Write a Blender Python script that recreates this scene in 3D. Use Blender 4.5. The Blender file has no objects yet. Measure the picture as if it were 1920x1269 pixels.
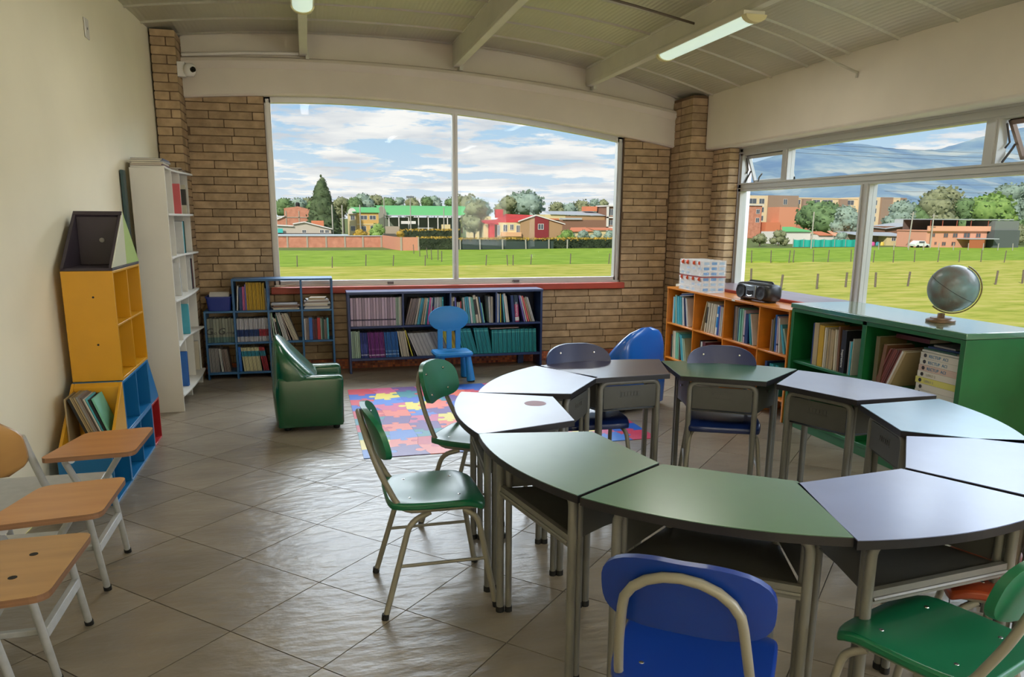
import bpy, bmesh, math, random
from mathutils import Vector, Matrix, noise
random.seed(7)
C = bpy.context.scene.collection
PI = math.pi
rad = math.radians

# ------------------------------------------------------------------ camera
R = ((0.968, -0.047, 0.248), (-0.253, -0.205, 0.946), (0.006, -0.978, -0.21))
def camera():
    # room axes: +Y to the back wall, +X to the right, camera eye at 1.48 m
    d = Vector((-41.0, 6700.0, 1442.0)).normalized(); up = -d
    v = Vector((575-960, 410-720, 1442.0)); Y = (v - v.dot(up)*up).normalized()
    X = Y.cross(up)
    cam = bpy.data.cameras.new('camera'); o = bpy.data.objects.new('camera', cam); C.objects.link(o)
    m = Matrix((( X[0], -X[1], -X[2], 0), (Y[0], -Y[1], -Y[2], 0), (up[0], -up[1], -up[2], 1.48), (0, 0, 0, 1)))
    o.matrix_world = m
    cam.sensor_width = 36; cam.lens = 1442/1920*36; cam.shift_y = 85.5/1920
    cam.clip_end = 20000; cam.clip_start = 0.05
    bpy.context.scene.camera = o
camera()
vs = bpy.context.scene.view_settings
vs.view_transform = 'Standard'; vs.look = 'None'; vs.gamma = 1; vs.use_curve_mapping = False
vs.exposure = 0.0

def lin(c):
    return tuple(((v/255)/12.92 if v/255 <= 0.04045 else ((v/255+0.055)/1.055)**2.4) for v in c) + (1,)

# ------------------------------------------------------------------ sky
def world():
    w = bpy.data.worlds.new('sky'); bpy.context.scene.world = w; w.use_nodes = True
    nt = w.node_tree; N = nt.nodes; L = nt.links; N.clear()
    out = N.new('ShaderNodeOutputWorld'); bg = N.new('ShaderNodeBackground'); L.new(bg.outputs[0], out.inputs[0])
    tc = N.new('ShaderNodeTexCoord'); sep = N.new('ShaderNodeSeparateXYZ'); L.new(tc.outputs['Generated'], sep.inputs[0])
    def math_(op, a, b=None, clamp=False):
        n = N.new('ShaderNodeMath'); n.operation = op; n.use_clamp = clamp
        for i, v in enumerate((a, b)):
            if v is None: continue
            if isinstance(v, (int, float)): n.inputs[i].default_value = v
            else: L.new(v, n.inputs[i])
        return n.outputs[0]
    z = math_('MAXIMUM', sep.outputs[2], 0.0)
    zz = math_('ADD', math_('MULTIPLY', z, 1.5), 0.13)
    cmb = N.new('ShaderNodeCombineXYZ'); L.new(math_('DIVIDE', sep.outputs[0], zz), cmb.inputs[0]); L.new(math_('DIVIDE', sep.outputs[1], zz), cmb.inputs[1])
    L.new(math_('DIVIDE', math_('MULTIPLY', z, 3.2), zz), cmb.inputs[2])
    n1 = N.new('ShaderNodeTexNoise'); n1.inputs['Scale'].default_value = 2.4; n1.inputs['Detail'].default_value = 7
    n1.inputs['Roughness'].default_value = 0.6; L.new(cmb.outputs[0], n1.inputs['Vector'])
    r1 = N.new('ShaderNodeValToRGB'); L.new(n1.outputs[0], r1.inputs[0])
    r1.color_ramp.elements[0].position = 0.465; r1.color_ramp.elements[1].position = 0.53
    hz = N.new('ShaderNodeValToRGB'); L.new(z, hz.inputs[0])
    e = hz.color_ramp.elements; e[0].position = 0.0; e[0].color = lin((222, 230, 238)); e[1].position = 0.5; e[1].color = lin((84, 140, 208))
    e2 = hz.color_ramp.elements.new(0.09); e2.color = lin((184, 214, 236)); e3 = hz.color_ramp.elements.new(0.2); e3.color = lin((136, 190, 236))
    n2 = N.new('ShaderNodeTexNoise'); n2.inputs['Scale'].default_value = 2.1; n2.inputs['Detail'].default_value = 7; of = N.new('ShaderNodeVectorMath'); of.inputs[1].default_value = (0, 0, .12); L.new(cmb.outputs[0], of.inputs[0]); L.new(of.outputs[0], n2.inputs['Vector'])
    r2 = N.new('ShaderNodeValToRGB'); L.new(n2.outputs[0], r2.inputs[0])
    r2.color_ramp.elements[0].position = 0.42; r2.color_ramp.elements[0].color = lin((252, 250, 246))
    r2.color_ramp.elements[1].position = 0.66; r2.color_ramp.elements[1].color = lin((206, 212, 220))
    mx = N.new('ShaderNodeMixRGB'); L.new(r1.outputs[0], mx.inputs[0]); L.new(hz.outputs[0], mx.inputs[1]); L.new(r2.outputs[0], mx.inputs[2])
    # below the horizon: far land
    gr = N.new('ShaderNodeMixRGB'); L.new(math_('GREATER_THAN', sep.outputs[2], -0.002), gr.inputs[0])
    gr.inputs[1].default_value = lin((130, 150, 110)); L.new(mx.outputs[0], gr.inputs[2])
    L.new(gr.outputs[0], bg.inputs[0]); bg.inputs[1].default_value = SKY
SKY = 1.05
world()

def lamp(name, kind, loc, energy, color=(1, 1, 1), target=None, size=None, size_y=None, angle=None, spread=None):
    l = bpy.data.lights.new(name, kind); o = bpy.data.objects.new(name, l); C.objects.link(o)
    l.energy = energy; l.color = color; o.location = loc
    if target is not None:
        o.rotation_euler = (Vector(target)-Vector(loc)).to_track_quat('-Z', 'Y').to_euler()
    if kind == 'AREA':
        l.shape = 'RECTANGLE'; l.size = size; l.size_y = size_y or size
        if spread: l.spread = spread
    if angle is not None: l.angle = angle
    return o
lamp('sun', 'SUN', (-60, -60, 60), 4.0, (1.0, 0.95, 0.86), target=(0, 10, 0), angle=rad(1.0))
# added area lamps outside the windows, above the view, to brighten the interior
lamp('added_fill_back', 'AREA', (1.45, 10.6, 4.4), 1020, (0.84, 0.92, 1.0), target=(1.5, 4.0, 0.4), size=6.5, size_y=2.6)
lamp('added_fill_right', 'AREA', (7.2, 3.6, 4.9), 1000, (0.76, 0.87, 1.0), target=(1.5, 3.0, 0.9), size=9.0, size_y=4.2)
lamp('added_fill_rear_right', 'AREA', (4.0, -1.0, 1.5), 95, (0.90, 0.95, 1.0), target=(-1.5, 2.2, 1.4), size=2.3, size_y=1.2)  # unseen lamp added in the rear wall gap to lift the left wall
# unseen lamp added behind the camera, bouncing soft fill off the rear wall
lamp('added_rear_bounce_fill', 'AREA', (0.4, -.7, 2.5), 130, (1.0, 0.95, 0.84), target=(0.2, -2.6, 1.9), size=3.0, size_y=.5)

# ------------------------------------------------------------------ helpers
class MB:
    def __init__(s): s.v = []; s.f = []; s.m = []
    def add(s, vs, fs, m=0, M=None):
        n = len(s.v)
        s.v += [tuple(M @ Vector(p)) for p in vs] if M is not None else [tuple(p) for p in vs]
        s.f += [tuple(i+n for i in f) for f in fs]; s.m += [m]*len(fs)
        return s
    def box(s, x0, x1, y0, y1, z0, z1, m=0, M=None):
        return s.add([(x0,y0,z0),(x1,y0,z0),(x1,y1,z0),(x0,y1,z0),(x0,y0,z1),(x1,y0,z1),(x1,y1,z1),(x0,y1,z1)],
            [(0,3,2,1),(4,5,6,7),(0,1,5,4),(1,2,6,5),(2,3,7,6),(3,0,4,7)], m, M)
    def prism(s, poly, z0, z1, m=0, mside=None, M=None):
        n = len(poly)
        a = sum(poly[i][0]*poly[(i+1)%n][1]-poly[(i+1)%n][0]*poly[i][1] for i in range(n))
        if a < 0: poly = poly[::-1]
        vs = [(p[0],p[1],z0) for p in poly]+[(p[0],p[1],z1) for p in poly]
        s.add(vs, [tuple(range(n))[::-1], tuple(range(n, 2*n))], m, M)
        k = len(s.v)-2*n
        for i in range(n):
            j = (i+1) % n; s.f.append((k+i, k+j, k+n+j, k+n+i)); s.m.append(m if mside is None else mside)
        return s
    def tube(s, pts, r, n=10, m=0, caps=True, closed=False, M=None):
        P = [Vector(p) for p in pts]; K = len(P); rs = r if isinstance(r, (list, tuple)) else [r]*K
        ring = []; prev = None
        for i, p in enumerate(P):
            if closed: t = (P[(i+1) % K]-P[i-1]).normalized()
            else: t = (P[min(i+1, K-1)]-P[max(i-1, 0)]).normalized()
            if prev is None:
                a = Vector((0, 0, 1)) if abs(t.z) < .9 else Vector((1, 0, 0))
                u = t.cross(a).normalized()
            else:
                u = (prev-t*prev.dot(t)).normalized()
            prev = u; w = t.cross(u)
            ring.append([p+(u*math.cos(2*PI*k/n)+w*math.sin(2*PI*k/n))*rs[i] for k in range(n)])
        vs = [q for rg in ring for q in rg]; fs = []
        for i in range(K if closed else K-1):
            for k in range(n):
                a, b = i*n+k, i*n+(k+1) % n; c, d = ((i+1) % K)*n+(k+1) % n, ((i+1) % K)*n+k
                fs.append((a, b, c, d))
        if caps and not closed: fs += [tuple(range(n))[::-1], tuple(range((K-1)*n, K*n))]
        return s.add(vs, fs, m, M)
    def lathe(s, prof, n=20, m=0, M=None):
        vs = []; fs = []
        for (r, z) in prof: vs += [(r*math.cos(2*PI*k/n), r*math.sin(2*PI*k/n), z) for k in range(n)]
        for i in range(len(prof)-1):
            for k in range(n): fs.append((i*n+k, i*n+(k+1) % n, (i+1)*n+(k+1) % n, (i+1)*n+k))
        fs += [tuple(range(n))[::-1], tuple(range((len(prof)-1)*n, len(prof)*n))]
        return s.add(vs, fs, m, M)
    def loft(s, secs, n=28, e=4.0, m=0, M=None):
        # sections: (cx, cy, hx, hy, z) superellipse rings
        vs = []; fs = []
        for sc in secs:
            cx, cy, hx, hy, z = sc[:5]; ee = sc[5] if len(sc) > 5 else e
            for k in range(n):
                t = 2*PI*(k+.5)/n; c, q = math.cos(t), math.sin(t)
                vs.append((cx+hx*math.copysign(abs(c)**(2/ee), c), cy+hy*math.copysign(abs(q)**(2/ee), q), z))
        for i in range(len(secs)-1):
            for k in range(n): fs.append((i*n+k, i*n+(k+1) % n, (i+1)*n+(k+1) % n, (i+1)*n+k))
        fs += [tuple(range(n))[::-1], tuple(range((len(secs)-1)*n, len(secs)*n))]
        return s.add(vs, fs, m, M)
    def grid(s, fn, nu, nv, m=0, M=None):
        vs = [fn(i/nu, j/nv) for j in range(nv+1) for i in range(nu+1)]
        fs = [(j*(nu+1)+i, j*(nu+1)+i+1, (j+1)*(nu+1)+i+1, (j+1)*(nu+1)+i) for j in range(nv) for i in range(nu)]
        return s.add(vs, fs, m, M)
    def shell(s, top, bot, nu, nv, m=0, M=None):
        # closed sheet between two grids
        a = [top(i/nu, j/nv) for j in range(nv+1) for i in range(nu+1)]
        b = [bot(i/nu, j/nv) for j in range(nv+1) for i in range(nu+1)]
        n = len(a); I = lambda i, j: j*(nu+1)+i
        fs = [(I(i,j), I(i+1,j), I(i+1,j+1), I(i,j+1)) for j in range(nv) for i in range(nu)]
        fs += [(n+I(i,j), n+I(i,j+1), n+I(i+1,j+1), n+I(i+1,j)) for j in range(nv) for i in range(nu)]
        for i in range(nu): fs += [(I(i,0), n+I(i,0), n+I(i+1,0), I(i+1,0)), (I(i,nv), I(i+1,nv), n+I(i+1,nv), n+I(i,nv))]
        for j in range(nv): fs += [(I(0,j), I(0,j+1), n+I(0,j+1), n+I(0,j)), (I(nu,j), n+I(nu,j), n+I(nu,j+1), I(nu,j+1))]
        return s.add(a+b, fs, m, M)
    def mesh(s, name, mats, smooth=None):
        me = bpy.data.meshes.new(name); me.from_pydata(s.v, [], s.f); me.update()
        for m in (mats if isinstance(mats, (list, tuple)) else [mats]): me.materials.append(m)
        me.polygons.foreach_set('material_index', s.m)
        if smooth is not None:
            me.shade_smooth(); me.set_sharp_from_angle(angle=rad(smooth))
        return me
    def build(s, name, mats, parent=None, smooth=None, bevel=0, loc=None, rot=None):
        o = bpy.data.objects.new(name, s.mesh(name, mats, smooth)); C.objects.link(o)
        if parent is not None: o.parent = parent
        if loc is not None: o.location = loc
        if rot is not None: o.rotation_euler = rot
        if bevel:
            b = o.modifiers.new('bevel', 'BEVEL'); b.width = bevel; b.segments = 2; b.limit_method = 'ANGLE'; b.angle_limit = rad(40)
            if smooth is None:
                o.data.shade_smooth(); o.data.set_sharp_from_angle(angle=rad(30))
        return o

def rounded(pts, r, k=5):
    P = [Vector(p) for p in pts]; out = [P[0]]
    for i in range(1, len(P)-1):
        a, b, c = P[i-1], P[i], P[i+1]
        d = min(r, (a-b).length*.48, (c-b).length*.48)
        p, q = b+(a-b).normalized()*d, b+(c-b).normalized()*d
        for j in range(k+1):
            t = j/k; out.append(p*(1-t)**2+b*2*t*(1-t)+q*t*t)
    return out+[P[-1]]

def tag(o, label=None, cat=None, group=None, kind=None):
    if label: o['label'] = label
    if cat: o['category'] = cat
    if group: o['group'] = group
    if kind: o['kind'] = kind
    return o
def thing(name, label, cat, loc=(0, 0, 0), rz=0, group=None):
    o = bpy.data.objects.new(name, None); C.objects.link(o); o.empty_display_size = .1
    o.location = loc; o.rotation_euler = (0, 0, rz)
    return tag(o, label, cat, group)
def struct(o): o['kind'] = 'structure'; return o
def copy_tree(o, parent=None):
    c = o.copy(); C.objects.link(c)
    if parent is not None: c.parent = parent
    for ch in list(o.children): copy_tree(ch, c)
    return c
def text(s, size, mat, parent, loc, rot, name='lettering', ext=.0006, shear=0, align='LEFT'):
    cu = bpy.data.curves.new(name, 'FONT'); cu.body = s; cu.size = size; cu.extrude = ext; cu.shear = shear; cu.align_x = align
    cu.materials.append(mat); o = bpy.data.objects.new(name, cu); C.objects.link(o)
    dg = bpy.context.evaluated_depsgraph_get(); me = bpy.data.meshes.new_from_object(o.evaluated_get(dg)); bpy.data.objects.remove(o)
    o = bpy.data.objects.new(name, me); C.objects.link(o); o.parent = parent; o.location = loc; o.rotation_euler = rot
    return o

# ------------------------------------------------------------------ materials
_mats = {}
def mat(name, col, rough=.5, metal=0, spec=.5, coat=0, coat_r=.1, coat_ior=1.5, var=0, vscale=6, vcol=None, bump=0, bscale=30, stretch=None, emit=None, rand=0, detail=4, alpha=None):
    if name in _mats: return _mats[name]
    m = bpy.data.materials.new(name); m.use_nodes = True; nt = m.node_tree; N = nt.nodes; L = nt.links
    b = N['Principled BSDF']; c = lin(col)
    b.inputs['Base Color'].default_value = c; b.inputs['Roughness'].default_value = rough
    b.inputs['Metallic'].default_value = metal; b.inputs['Specular IOR Level'].default_value = spec
    b.inputs['Coat Weight'].default_value = coat; b.inputs['Coat Roughness'].default_value = coat_r; b.inputs['Coat IOR'].default_value = coat_ior
    if emit:
        b.inputs['Emission Color'].default_value = lin(emit[0]); b.inputs['Emission Strength'].default_value = emit[1]
    vec = None
    if var or bump or rand:
        tc = N.new('ShaderNodeTexCoord'); mp = N.new('ShaderNodeMapping'); L.new(tc.outputs['Object'], mp.inputs[0])
        if stretch: mp.inputs['Scale'].default_value = stretch
        vec = mp.outputs[0]
        if rand:
            oi = N.new('ShaderNodeObjectInfo'); sc = N.new('ShaderNodeVectorMath'); sc.operation = 'SCALE'
            sc.inputs[0].default_value = (31, 17, 23); L.new(oi.outputs['Random'], sc.inputs['Scale'])
            ad = N.new('ShaderNodeVectorMath'); L.new(vec, ad.inputs[0]); L.new(sc.outputs[0], ad.inputs[1]); vec = ad.outputs[0]
    colsock = None
    if var:
        n = N.new('ShaderNodeTexNoise'); n.inputs['Scale'].default_value = vscale; n.inputs['Detail'].default_value = detail; L.new(vec, n.inputs['Vector'])
        rp = N.new('ShaderNodeValToRGB'); L.new(n.outputs[0], rp.inputs[0])
        rp.color_ramp.elements[0].position = .3; rp.color_ramp.elements[1].position = .7
        rp.color_ramp.elements[0].color = lin(vcol) if vcol else tuple(v*(1-var) for v in c[:3])+(1,)
        rp.color_ramp.elements[1].color = tuple(min(1, v*(1+var*.6)) for v in c[:3])+(1,)
        colsock = rp.outputs[0]
    if rand:
        hs = N.new('ShaderNodeHueSaturation'); mr = N.new('ShaderNodeMapRange')
        L.new(oi.outputs['Random'], mr.inputs[0]); mr.inputs[3].default_value = 1-rand; mr.inputs[4].default_value = 1+rand
        L.new(mr.outputs[0], hs.inputs['Value'])
        if colsock: L.new(colsock, hs.inputs['Color'])
        else: hs.inputs['Color'].default_value = c
        colsock = hs.outputs[0]
    if colsock: L.new(colsock, b.inputs['Base Color'])
    if bump:
        n = N.new('ShaderNodeTexNoise'); n.inputs['Scale'].default_value = bscale; n.inputs['Detail'].default_value = 5; L.new(vec, n.inputs['Vector'])
        bp = N.new('ShaderNodeBump'); bp.inputs['Strength'].default_value = bump; bp.inputs['Distance'].default_value = .01
        L.new(n.outputs[0], bp.inputs['Height']); L.new(bp.outputs[0], b.inputs['Normal'])
    _mats[name] = m
    return m
def bandmat(name, base, bands, rough=.5):
    """colour bands along the object's own height: flat print"""
    if name in _mats: return _mats[name]
    m = mat(name, base, rough, spec=.4); nt = m.node_tree; N = nt.nodes; L = nt.links
    tc = N.new('ShaderNodeTexCoord'); sp = N.new('ShaderNodeSeparateXYZ'); L.new(tc.outputs['Generated'], sp.inputs[0])
    rp = N.new('ShaderNodeValToRGB'); rp.color_ramp.interpolation = 'CONSTANT'; L.new(sp.outputs[2], rp.inputs[0])
    el = rp.color_ramp.elements
    el[0].position = 0; el[0].color = lin(base); el.remove(el[1])
    for (a, b_, c) in bands:
        e = el.new(a); e.color = lin(c); e = el.new(b_); e.color = lin(base)
    oi = N.new('ShaderNodeObjectInfo'); hs = N.new('ShaderNodeHueSaturation'); mr = N.new('ShaderNodeMapRange'); L.new(oi.outputs['Random'], mr.inputs[0]); mr.inputs[3].default_value = .86; mr.inputs[4].default_value = 1.1
    L.new(mr.outputs[0], hs.inputs['Value']); L.new(rp.outputs[0], hs.inputs['Color']); L.new(hs.outputs[0], N['Principled BSDF'].inputs['Base Color'])
    return m
def glassmat():
    m = bpy.data.materials.new('window_glass'); m.use_nodes = True; nt = m.node_tree; N = nt.nodes; L = nt.links; N.clear()
    out = N.new('ShaderNodeOutputMaterial'); mx = N.new('ShaderNodeMixShader'); t = N.new('ShaderNodeBsdfTransparent'); g = N.new('ShaderNodeBsdfGlossy')
    g.inputs['Roughness'].default_value = .02; f = N.new('ShaderNodeFresnel'); ge = N.new('ShaderNodeNewGeometry'); mr = N.new('ShaderNodeMapRange')
    mr.inputs[3].default_value = 1.45; mr.inputs[4].default_value = 1/1.45; L.new(ge.outputs['Backfacing'], mr.inputs[0]); L.new(mr.outputs[0], f.inputs[0])
    t.inputs[0].default_value = (.97, .98, .98, 1)
    mu = N.new('ShaderNodeMath'); mu.operation = 'MULTIPLY'; mu.inputs[1].default_value = .16; L.new(f.outputs[0], mu.inputs[0]); L.new(mu.outputs[0], mx.inputs[0]); L.new(t.outputs[0], mx.inputs[1]); L.new(g.outputs[0], mx.inputs[2]); L.new(mx.outputs[0], out.inputs[0])
    return m
GLASS = glassmat()
def filmmat():
    m = bpy.data.materials.new('clear_film'); m.use_nodes = True; nt = m.node_tree; N = nt.nodes; L = nt.links; N.clear()
    out = N.new('ShaderNodeOutputMaterial'); mx = N.new('ShaderNodeMixShader'); t = N.new('ShaderNodeBsdfTransparent'); g = N.new('ShaderNodeBsdfGlossy')
    g.inputs['Roughness'].default_value = .12; n = N.new('ShaderNodeTexNoise'); n.inputs['Scale'].default_value = 14; n.inputs['Distortion'].default_value = 2
    b = N.new('ShaderNodeBump'); b.inputs['Strength'].default_value = .8; b.inputs['Distance'].default_value = .02; L.new(n.outputs[0], b.inputs['Height']); L.new(b.outputs[0], g.inputs['Normal'])
    mx.inputs[0].default_value = .22; L.new(t.outputs[0], mx.inputs[1]); L.new(g.outputs[0], mx.inputs[2]); L.new(mx.outputs[0], out.inputs[0])
    return m
FILM = filmmat()
# ------------------------------------------------------------------ palette of the room
M_TILE = mat('slate_tile', (134, 123, 106), .33, spec=.8, var=.12, vscale=2.2, vcol=(114, 103, 88), bump=.6, bscale=7, stretch=(1.2, 2.6, 1), rand=.05, detail=6)
M_GROUT = mat('grout', (84, 76, 68), .9)
M_PLASTER = mat('cream_plaster', (244, 236, 212), .6, var=.05, vscale=1.4, bump=.05, bscale=8)
M_BEAMW = mat('warm_white_paint', (214, 204, 188), .6, var=.06, vscale=2, bump=.05, bscale=10)
M_PURLIN = mat('beam_paint', (206, 202, 184), .45, var=.05)
M_BRICK = mat('buff_brick', (176, 150, 116), .85, var=.16, vscale=9, vcol=(150, 126, 94), bump=.35, bscale=60, rand=.16)
M_MORTAR = mat('mortar', (108, 86, 64), .95, bump=.3, bscale=50)
M_ALU = mat('aluminium_frame', (188, 186, 182), .4, metal=.35, spec=.5)
M_ALUD = mat('aluminium_edge', (96, 92, 90), .4, metal=.4)
M_REDSILL = mat('red_painted_sill', (170, 62, 40), .45, var=.12, vscale=5)
M_WSILL = mat('dark_plank_sill', (120, 104, 108), .3, var=.25, vscale=3, stretch=(6, .4, 1), spec=.7)
M_MOSAIC = None
def ceilmat():
    m = mat('perforated_metal_panel', (188, 184, 162), .38, metal=.25, spec=.6, var=.12, vscale=1.2, rand=.05)
    nt = m.node_tree; N = nt.nodes; L = nt.links
    tc = N.new('ShaderNodeTexCoord'); w = N.new('ShaderNodeTexWave'); w.bands_direction = 'X'; w.inputs['Scale'].default_value = 9
    v = N.new('ShaderNodeTexVoronoi'); v.inputs['Scale'].default_value = 90; v.inputs['Randomness'].default_value = .1
    L.new(tc.outputs['Object'], w.inputs[0]); L.new(tc.outputs['Object'], v.inputs[0])
    a = N.new('ShaderNodeMath'); a.operation = 'ADD'; L.new(w.outputs['Fac'], a.inputs[0]); L.new(v.outputs['Distance'], a.inputs[1])
    b = N.new('ShaderNodeBump'); b.inputs['Strength'].default_value = .35; b.inputs['Distance'].default_value = .004; L.new(a.outputs[0], b.inputs['Height'])
    L.new(b.outputs[0], N['Principled BSDF'].inputs['Normal'])
    return m
M_CEIL = ceilmat()
def mosaicmat():
    m = mat('terracotta_mosaic', (190, 96, 52), .6); nt = m.node_tree; N = nt.nodes; L = nt.links
    tc = N.new('ShaderNodeTexCoord'); v = N.new('ShaderNodeTexBrick'); v.inputs['Scale'].default_value = 14; v.offset = 0; v.inputs['Brick Width'].default_value = .35; v.inputs['Row Height'].default_value = .35
    v.inputs['Color1'].default_value = lin((205, 110, 60)); v.inputs['Color2'].default_value = lin((110, 40, 28)); v.inputs['Mortar'].default_value = lin((120, 90, 70)); v.inputs['Mortar Size'].default_value = .02
    mp = N.new('ShaderNodeMapping'); mp.inputs['Rotation'].default_value = (rad(90), 0, 0); L.new(tc.outputs['Object'], mp.inputs[0]); L.new(mp.outputs[0], v.inputs['Vector'])
    L.new(v.outputs[0], N['Principled BSDF'].inputs['Base Color']); return m
M_MOSAIC = mosaicmat()

YB = 7.75           # face of the back wall bricks
XL = lambda y: -1.20-.045*(7.6-y)      # the left wall runs slightly off square
def ceil_z(x): return 3.12-.0284*abs(x-.6)**2.3
def lint_b(x): return 2.575-.0388*abs(x-.3)**1.8
def lint_t(x): return 2.895-.026*(x-.3)**2

# ------------------------------------------------------------------ floor of diagonal tiles
def clip(poly, f):
    out = []
    for i in range(len(poly)):
        a, b = poly[i], poly[(i+1) % len(poly)]; fa, fb = f(a), f(b)
        if fa >= 0: out.append(a)
        if (fa >= 0) != (fb >= 0):
            t = fa/(fa-fb); out.append((a[0]+(b[0]-a[0])*t, a[1]+(b[1]-a[1])*t))
    return out
def floor():
    fl = MB().prism([(XL(-2.5), -2.5), (3.88, -2.5), (3.88, YB), (XL(YB), YB)], -.16, -.006).build('floor', M_GROUT); struct(fl)
    T = .452; g = .0022; q = 2**.5; n = 0; cache = None
    for i in range(-12, 18):
        for j in range(-18, 16):
            u0, v0 = 1.69+T*i+g, -1.72+T*j+g; u1, v1 = u0+T-2*g, v0+T-2*g
            P = [((u+v)/q, (u-v)/q) for (u, v) in ((u0, v0), (u1, v0), (u1, v1), (u0, v1))]
            for f in (lambda p: p[0]-XL(p[1])-.002, lambda p: 3.87-p[0], lambda p: 7.74-p[1], lambda p: p[1]+1.2): 
                if P: P = clip(P, f)
            if len(P) < 3: continue
            cx = sum(p[0] for p in P)/len(P); cy = sum(p[1] for p in P)/len(P)
            loc = [(p[0]-cx, p[1]-cy) for p in P]
            ar = abs(sum(loc[k][0]*loc[(k+1) % len(loc)][1]-loc[(k+1) % len(loc)][0]*loc[k][1] for k in range(len(loc))))/2
            if ar < 2e-4: continue
            if len(P) == 4 and ar > .19 and cache: me = cache
            else:
                me = MB().prism(loc, -.006, 0).mesh('tile', M_TILE)
                if ar > .19 and len(P) == 4: cache = me
            o = bpy.data.objects.new('tile', me); C.objects.link(o); o.parent = fl; o.location = (cx, cy, 0); n += 1
    print('tiles', n)
floor()

# ------------------------------------------------------------------ bricks
_bk = {}
def brick(parent, x0, x1, y0, y1, z0, z1):
    k = (round(x1-x0, 3), round(y1-y0, 3), round(z1-z0, 3))
    if k not in _bk:
        a, b, c = k; e = .003
        mb = MB(); mb.box(-a/2+e, a/2-e, -b/2+e, b/2-e, -c/2, c/2); mb.box(-a/2, a/2, -b/2, b/2, -c/2+e, c/2-e)
        _bk[k] = mb.mesh('brick', M_BRICK)
    o = bpy.data.objects.new('brick', _bk[k]); C.objects.link(o); o.parent = parent
    o.location = ((x0+x1)/2, (y0+y1)/2, (z0+z1)/2); return o
PITCH = .072; BH = .064
def brick_face(parent, x0, x1, z0, ztop, y=YB, L=.37, seed=1):
    rnd = random.Random(seed); z = z0; k = 0
    while True:
        zt = z+BH
        x = x0-(0 if k % 2 else rnd.uniform(.16, .22)) - (0.0 if k % 3 else .06)
        while x < x1:
            l = L if rnd.random() < .9 else L*.5
            a, b = max(x, x0), min(x+l, x1); zz = min(zt, ztop((a+b)/2))
            if b-a > .03 and zz-z > .015:
                brick(parent, a, b, y-rnd.uniform(0, .004), y+.05, z, zz)
            x += l+.008
        z += PITCH; k += 1
        if z > ztop(x0) and z > ztop(x1) and z > ztop((x0+x1)/2): break
# back wall, below the window
w = MB().box(-1.3, 4.2, YB+.010, 8.0, -.1, .76).build('wall_back', M_MORTAR); struct(w)
brick_face(w, -.33, 3.74, .105, lambda x: .755, seed=3)
brick_face(w, -1.25, -.34, .105, lambda x: .755, seed=5)
# pier left of the window, pier right of the window
w = MB().box(-1.3, -.33, YB+.010, 8.0, .76, 2.6).build('wall_back_left', M_MORTAR); struct(w)
brick_face(w, -1.0, -.335, .763, lambda x: lint_b(x)+.02, seed=8)
w = MB().box(3.225, 4.2, YB+.010, 8.0, .76, 2.5).build('wall_back_right', M_MORTAR); struct(w)
brick_face(w, 3.23, 3.74, .763, lambda x: lint_b(x)+.02, seed=11)
b = MB().box(-1.0, 3.74, YB-.012, YB+.012, 0, .10).build('baseboard_back', M_MOSAIC); struct(b)
# corner pillars
def pillar(name, x0, x1, y0, y1, ztop):
    p = MB().box(x0+.006, x1-.006, y0+.006, y1-.006, 0, ztop).build(name, M_MORTAR); struct(p)
    z = 0.0; k = 0; g = .010
    while z < ztop-.02:
        zt = min(z+BH, ztop)
        xm, ym = (x0+x1)/2, y0+(y1-y0)*.55
        if k % 2:
            brick(p, x0, x1, y0, ym-g/2, z, zt); brick(p, x0, x1, ym+g/2, y1, z, zt)
        else:
            xs = x0+(x1-x0)*.62; ys = y0+(y1-y0)*.3
            brick(p, x0, xs-g/2, y0, ys-g/2+.12, z, zt); brick(p, xs+g/2, x1, y0, ys-g/2+.12, z, zt); brick(p, x0, x1, ys+g/2+.12, y1, z, zt)
        z += PITCH; k += 1
    return p
pillar('wall_left_pillar', XL(7.5)+.012, -1.0, 7.40, YB-.002, ceil_z(-1.1)-.02)
pillar('wall_right_pillar', 3.752, 4.02, 7.31, YB-.002, ceil_z(3.78)-.03)
# stub between the corner pillar and the right window
w = MB().box(4.012, 4.12, 6.99, 7.95, -.1, 2.165).build('wall_right_stub', M_MORTAR); struct(w)
z = .9; k = 0
while z < 2.14:
    zt = min(z+BH, 2.16); cuts = [6.972, 7.10, 7.30] if k % 2 else [6.972, 7.19, 7.30]
    for a, b_ in zip(cuts, cuts[1:]): brick(w, 4.0, 4.10, a+.005, b_-.005, z, zt)
    z += PITCH; k += 1

# ------------------------------------------------------------------ plastered walls and beams
def slab(name, poly, z0, z1, m, kind=True, bevel=0):
    o = MB().prism(poly, z0, z1).build(name, m, bevel=bevel); struct(o); return o
slab('wall_left', [(XL(-2.6), -2.6), (XL(8.0), 8.0), (XL(8.0)-.2, 8.0), (XL(-2.6)-.2, -2.6)], 0, 3.12, M_PLASTER)
slab('wall_rear', [(-1.9, -2.6), (4.4, -2.6), (4.4, -2.8), (-1.9, -2.8)], 0, 3.15, M_PLASTER)
# lower wall under the right window, in two depths, then end pieces with a gap left for the added rear lamp
slab('wall_right', [(3.89, -2.6), (4.3, -2.6), (4.3, 4.88), (3.89, 4.88)], 0, .80, M_PLASTER)
slab('wall_right_far', [(3.66, 4.88), (4.3, 4.88), (4.3, 7.30), (3.66, 7.30)], 0, .83, M_PLASTER)
slab('wall_right_end', [(3.9, .25), (4.3, .25), (4.3, .6), (3.9, .6)], .80, 2.165, M_PLASTER)
slab('wall_right_rear', [(3.9, -2.6), (4.3, -2.6), (4.3, -2.25), (3.9, -2.25)], .80, 2.165, M_PLASTER)
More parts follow.
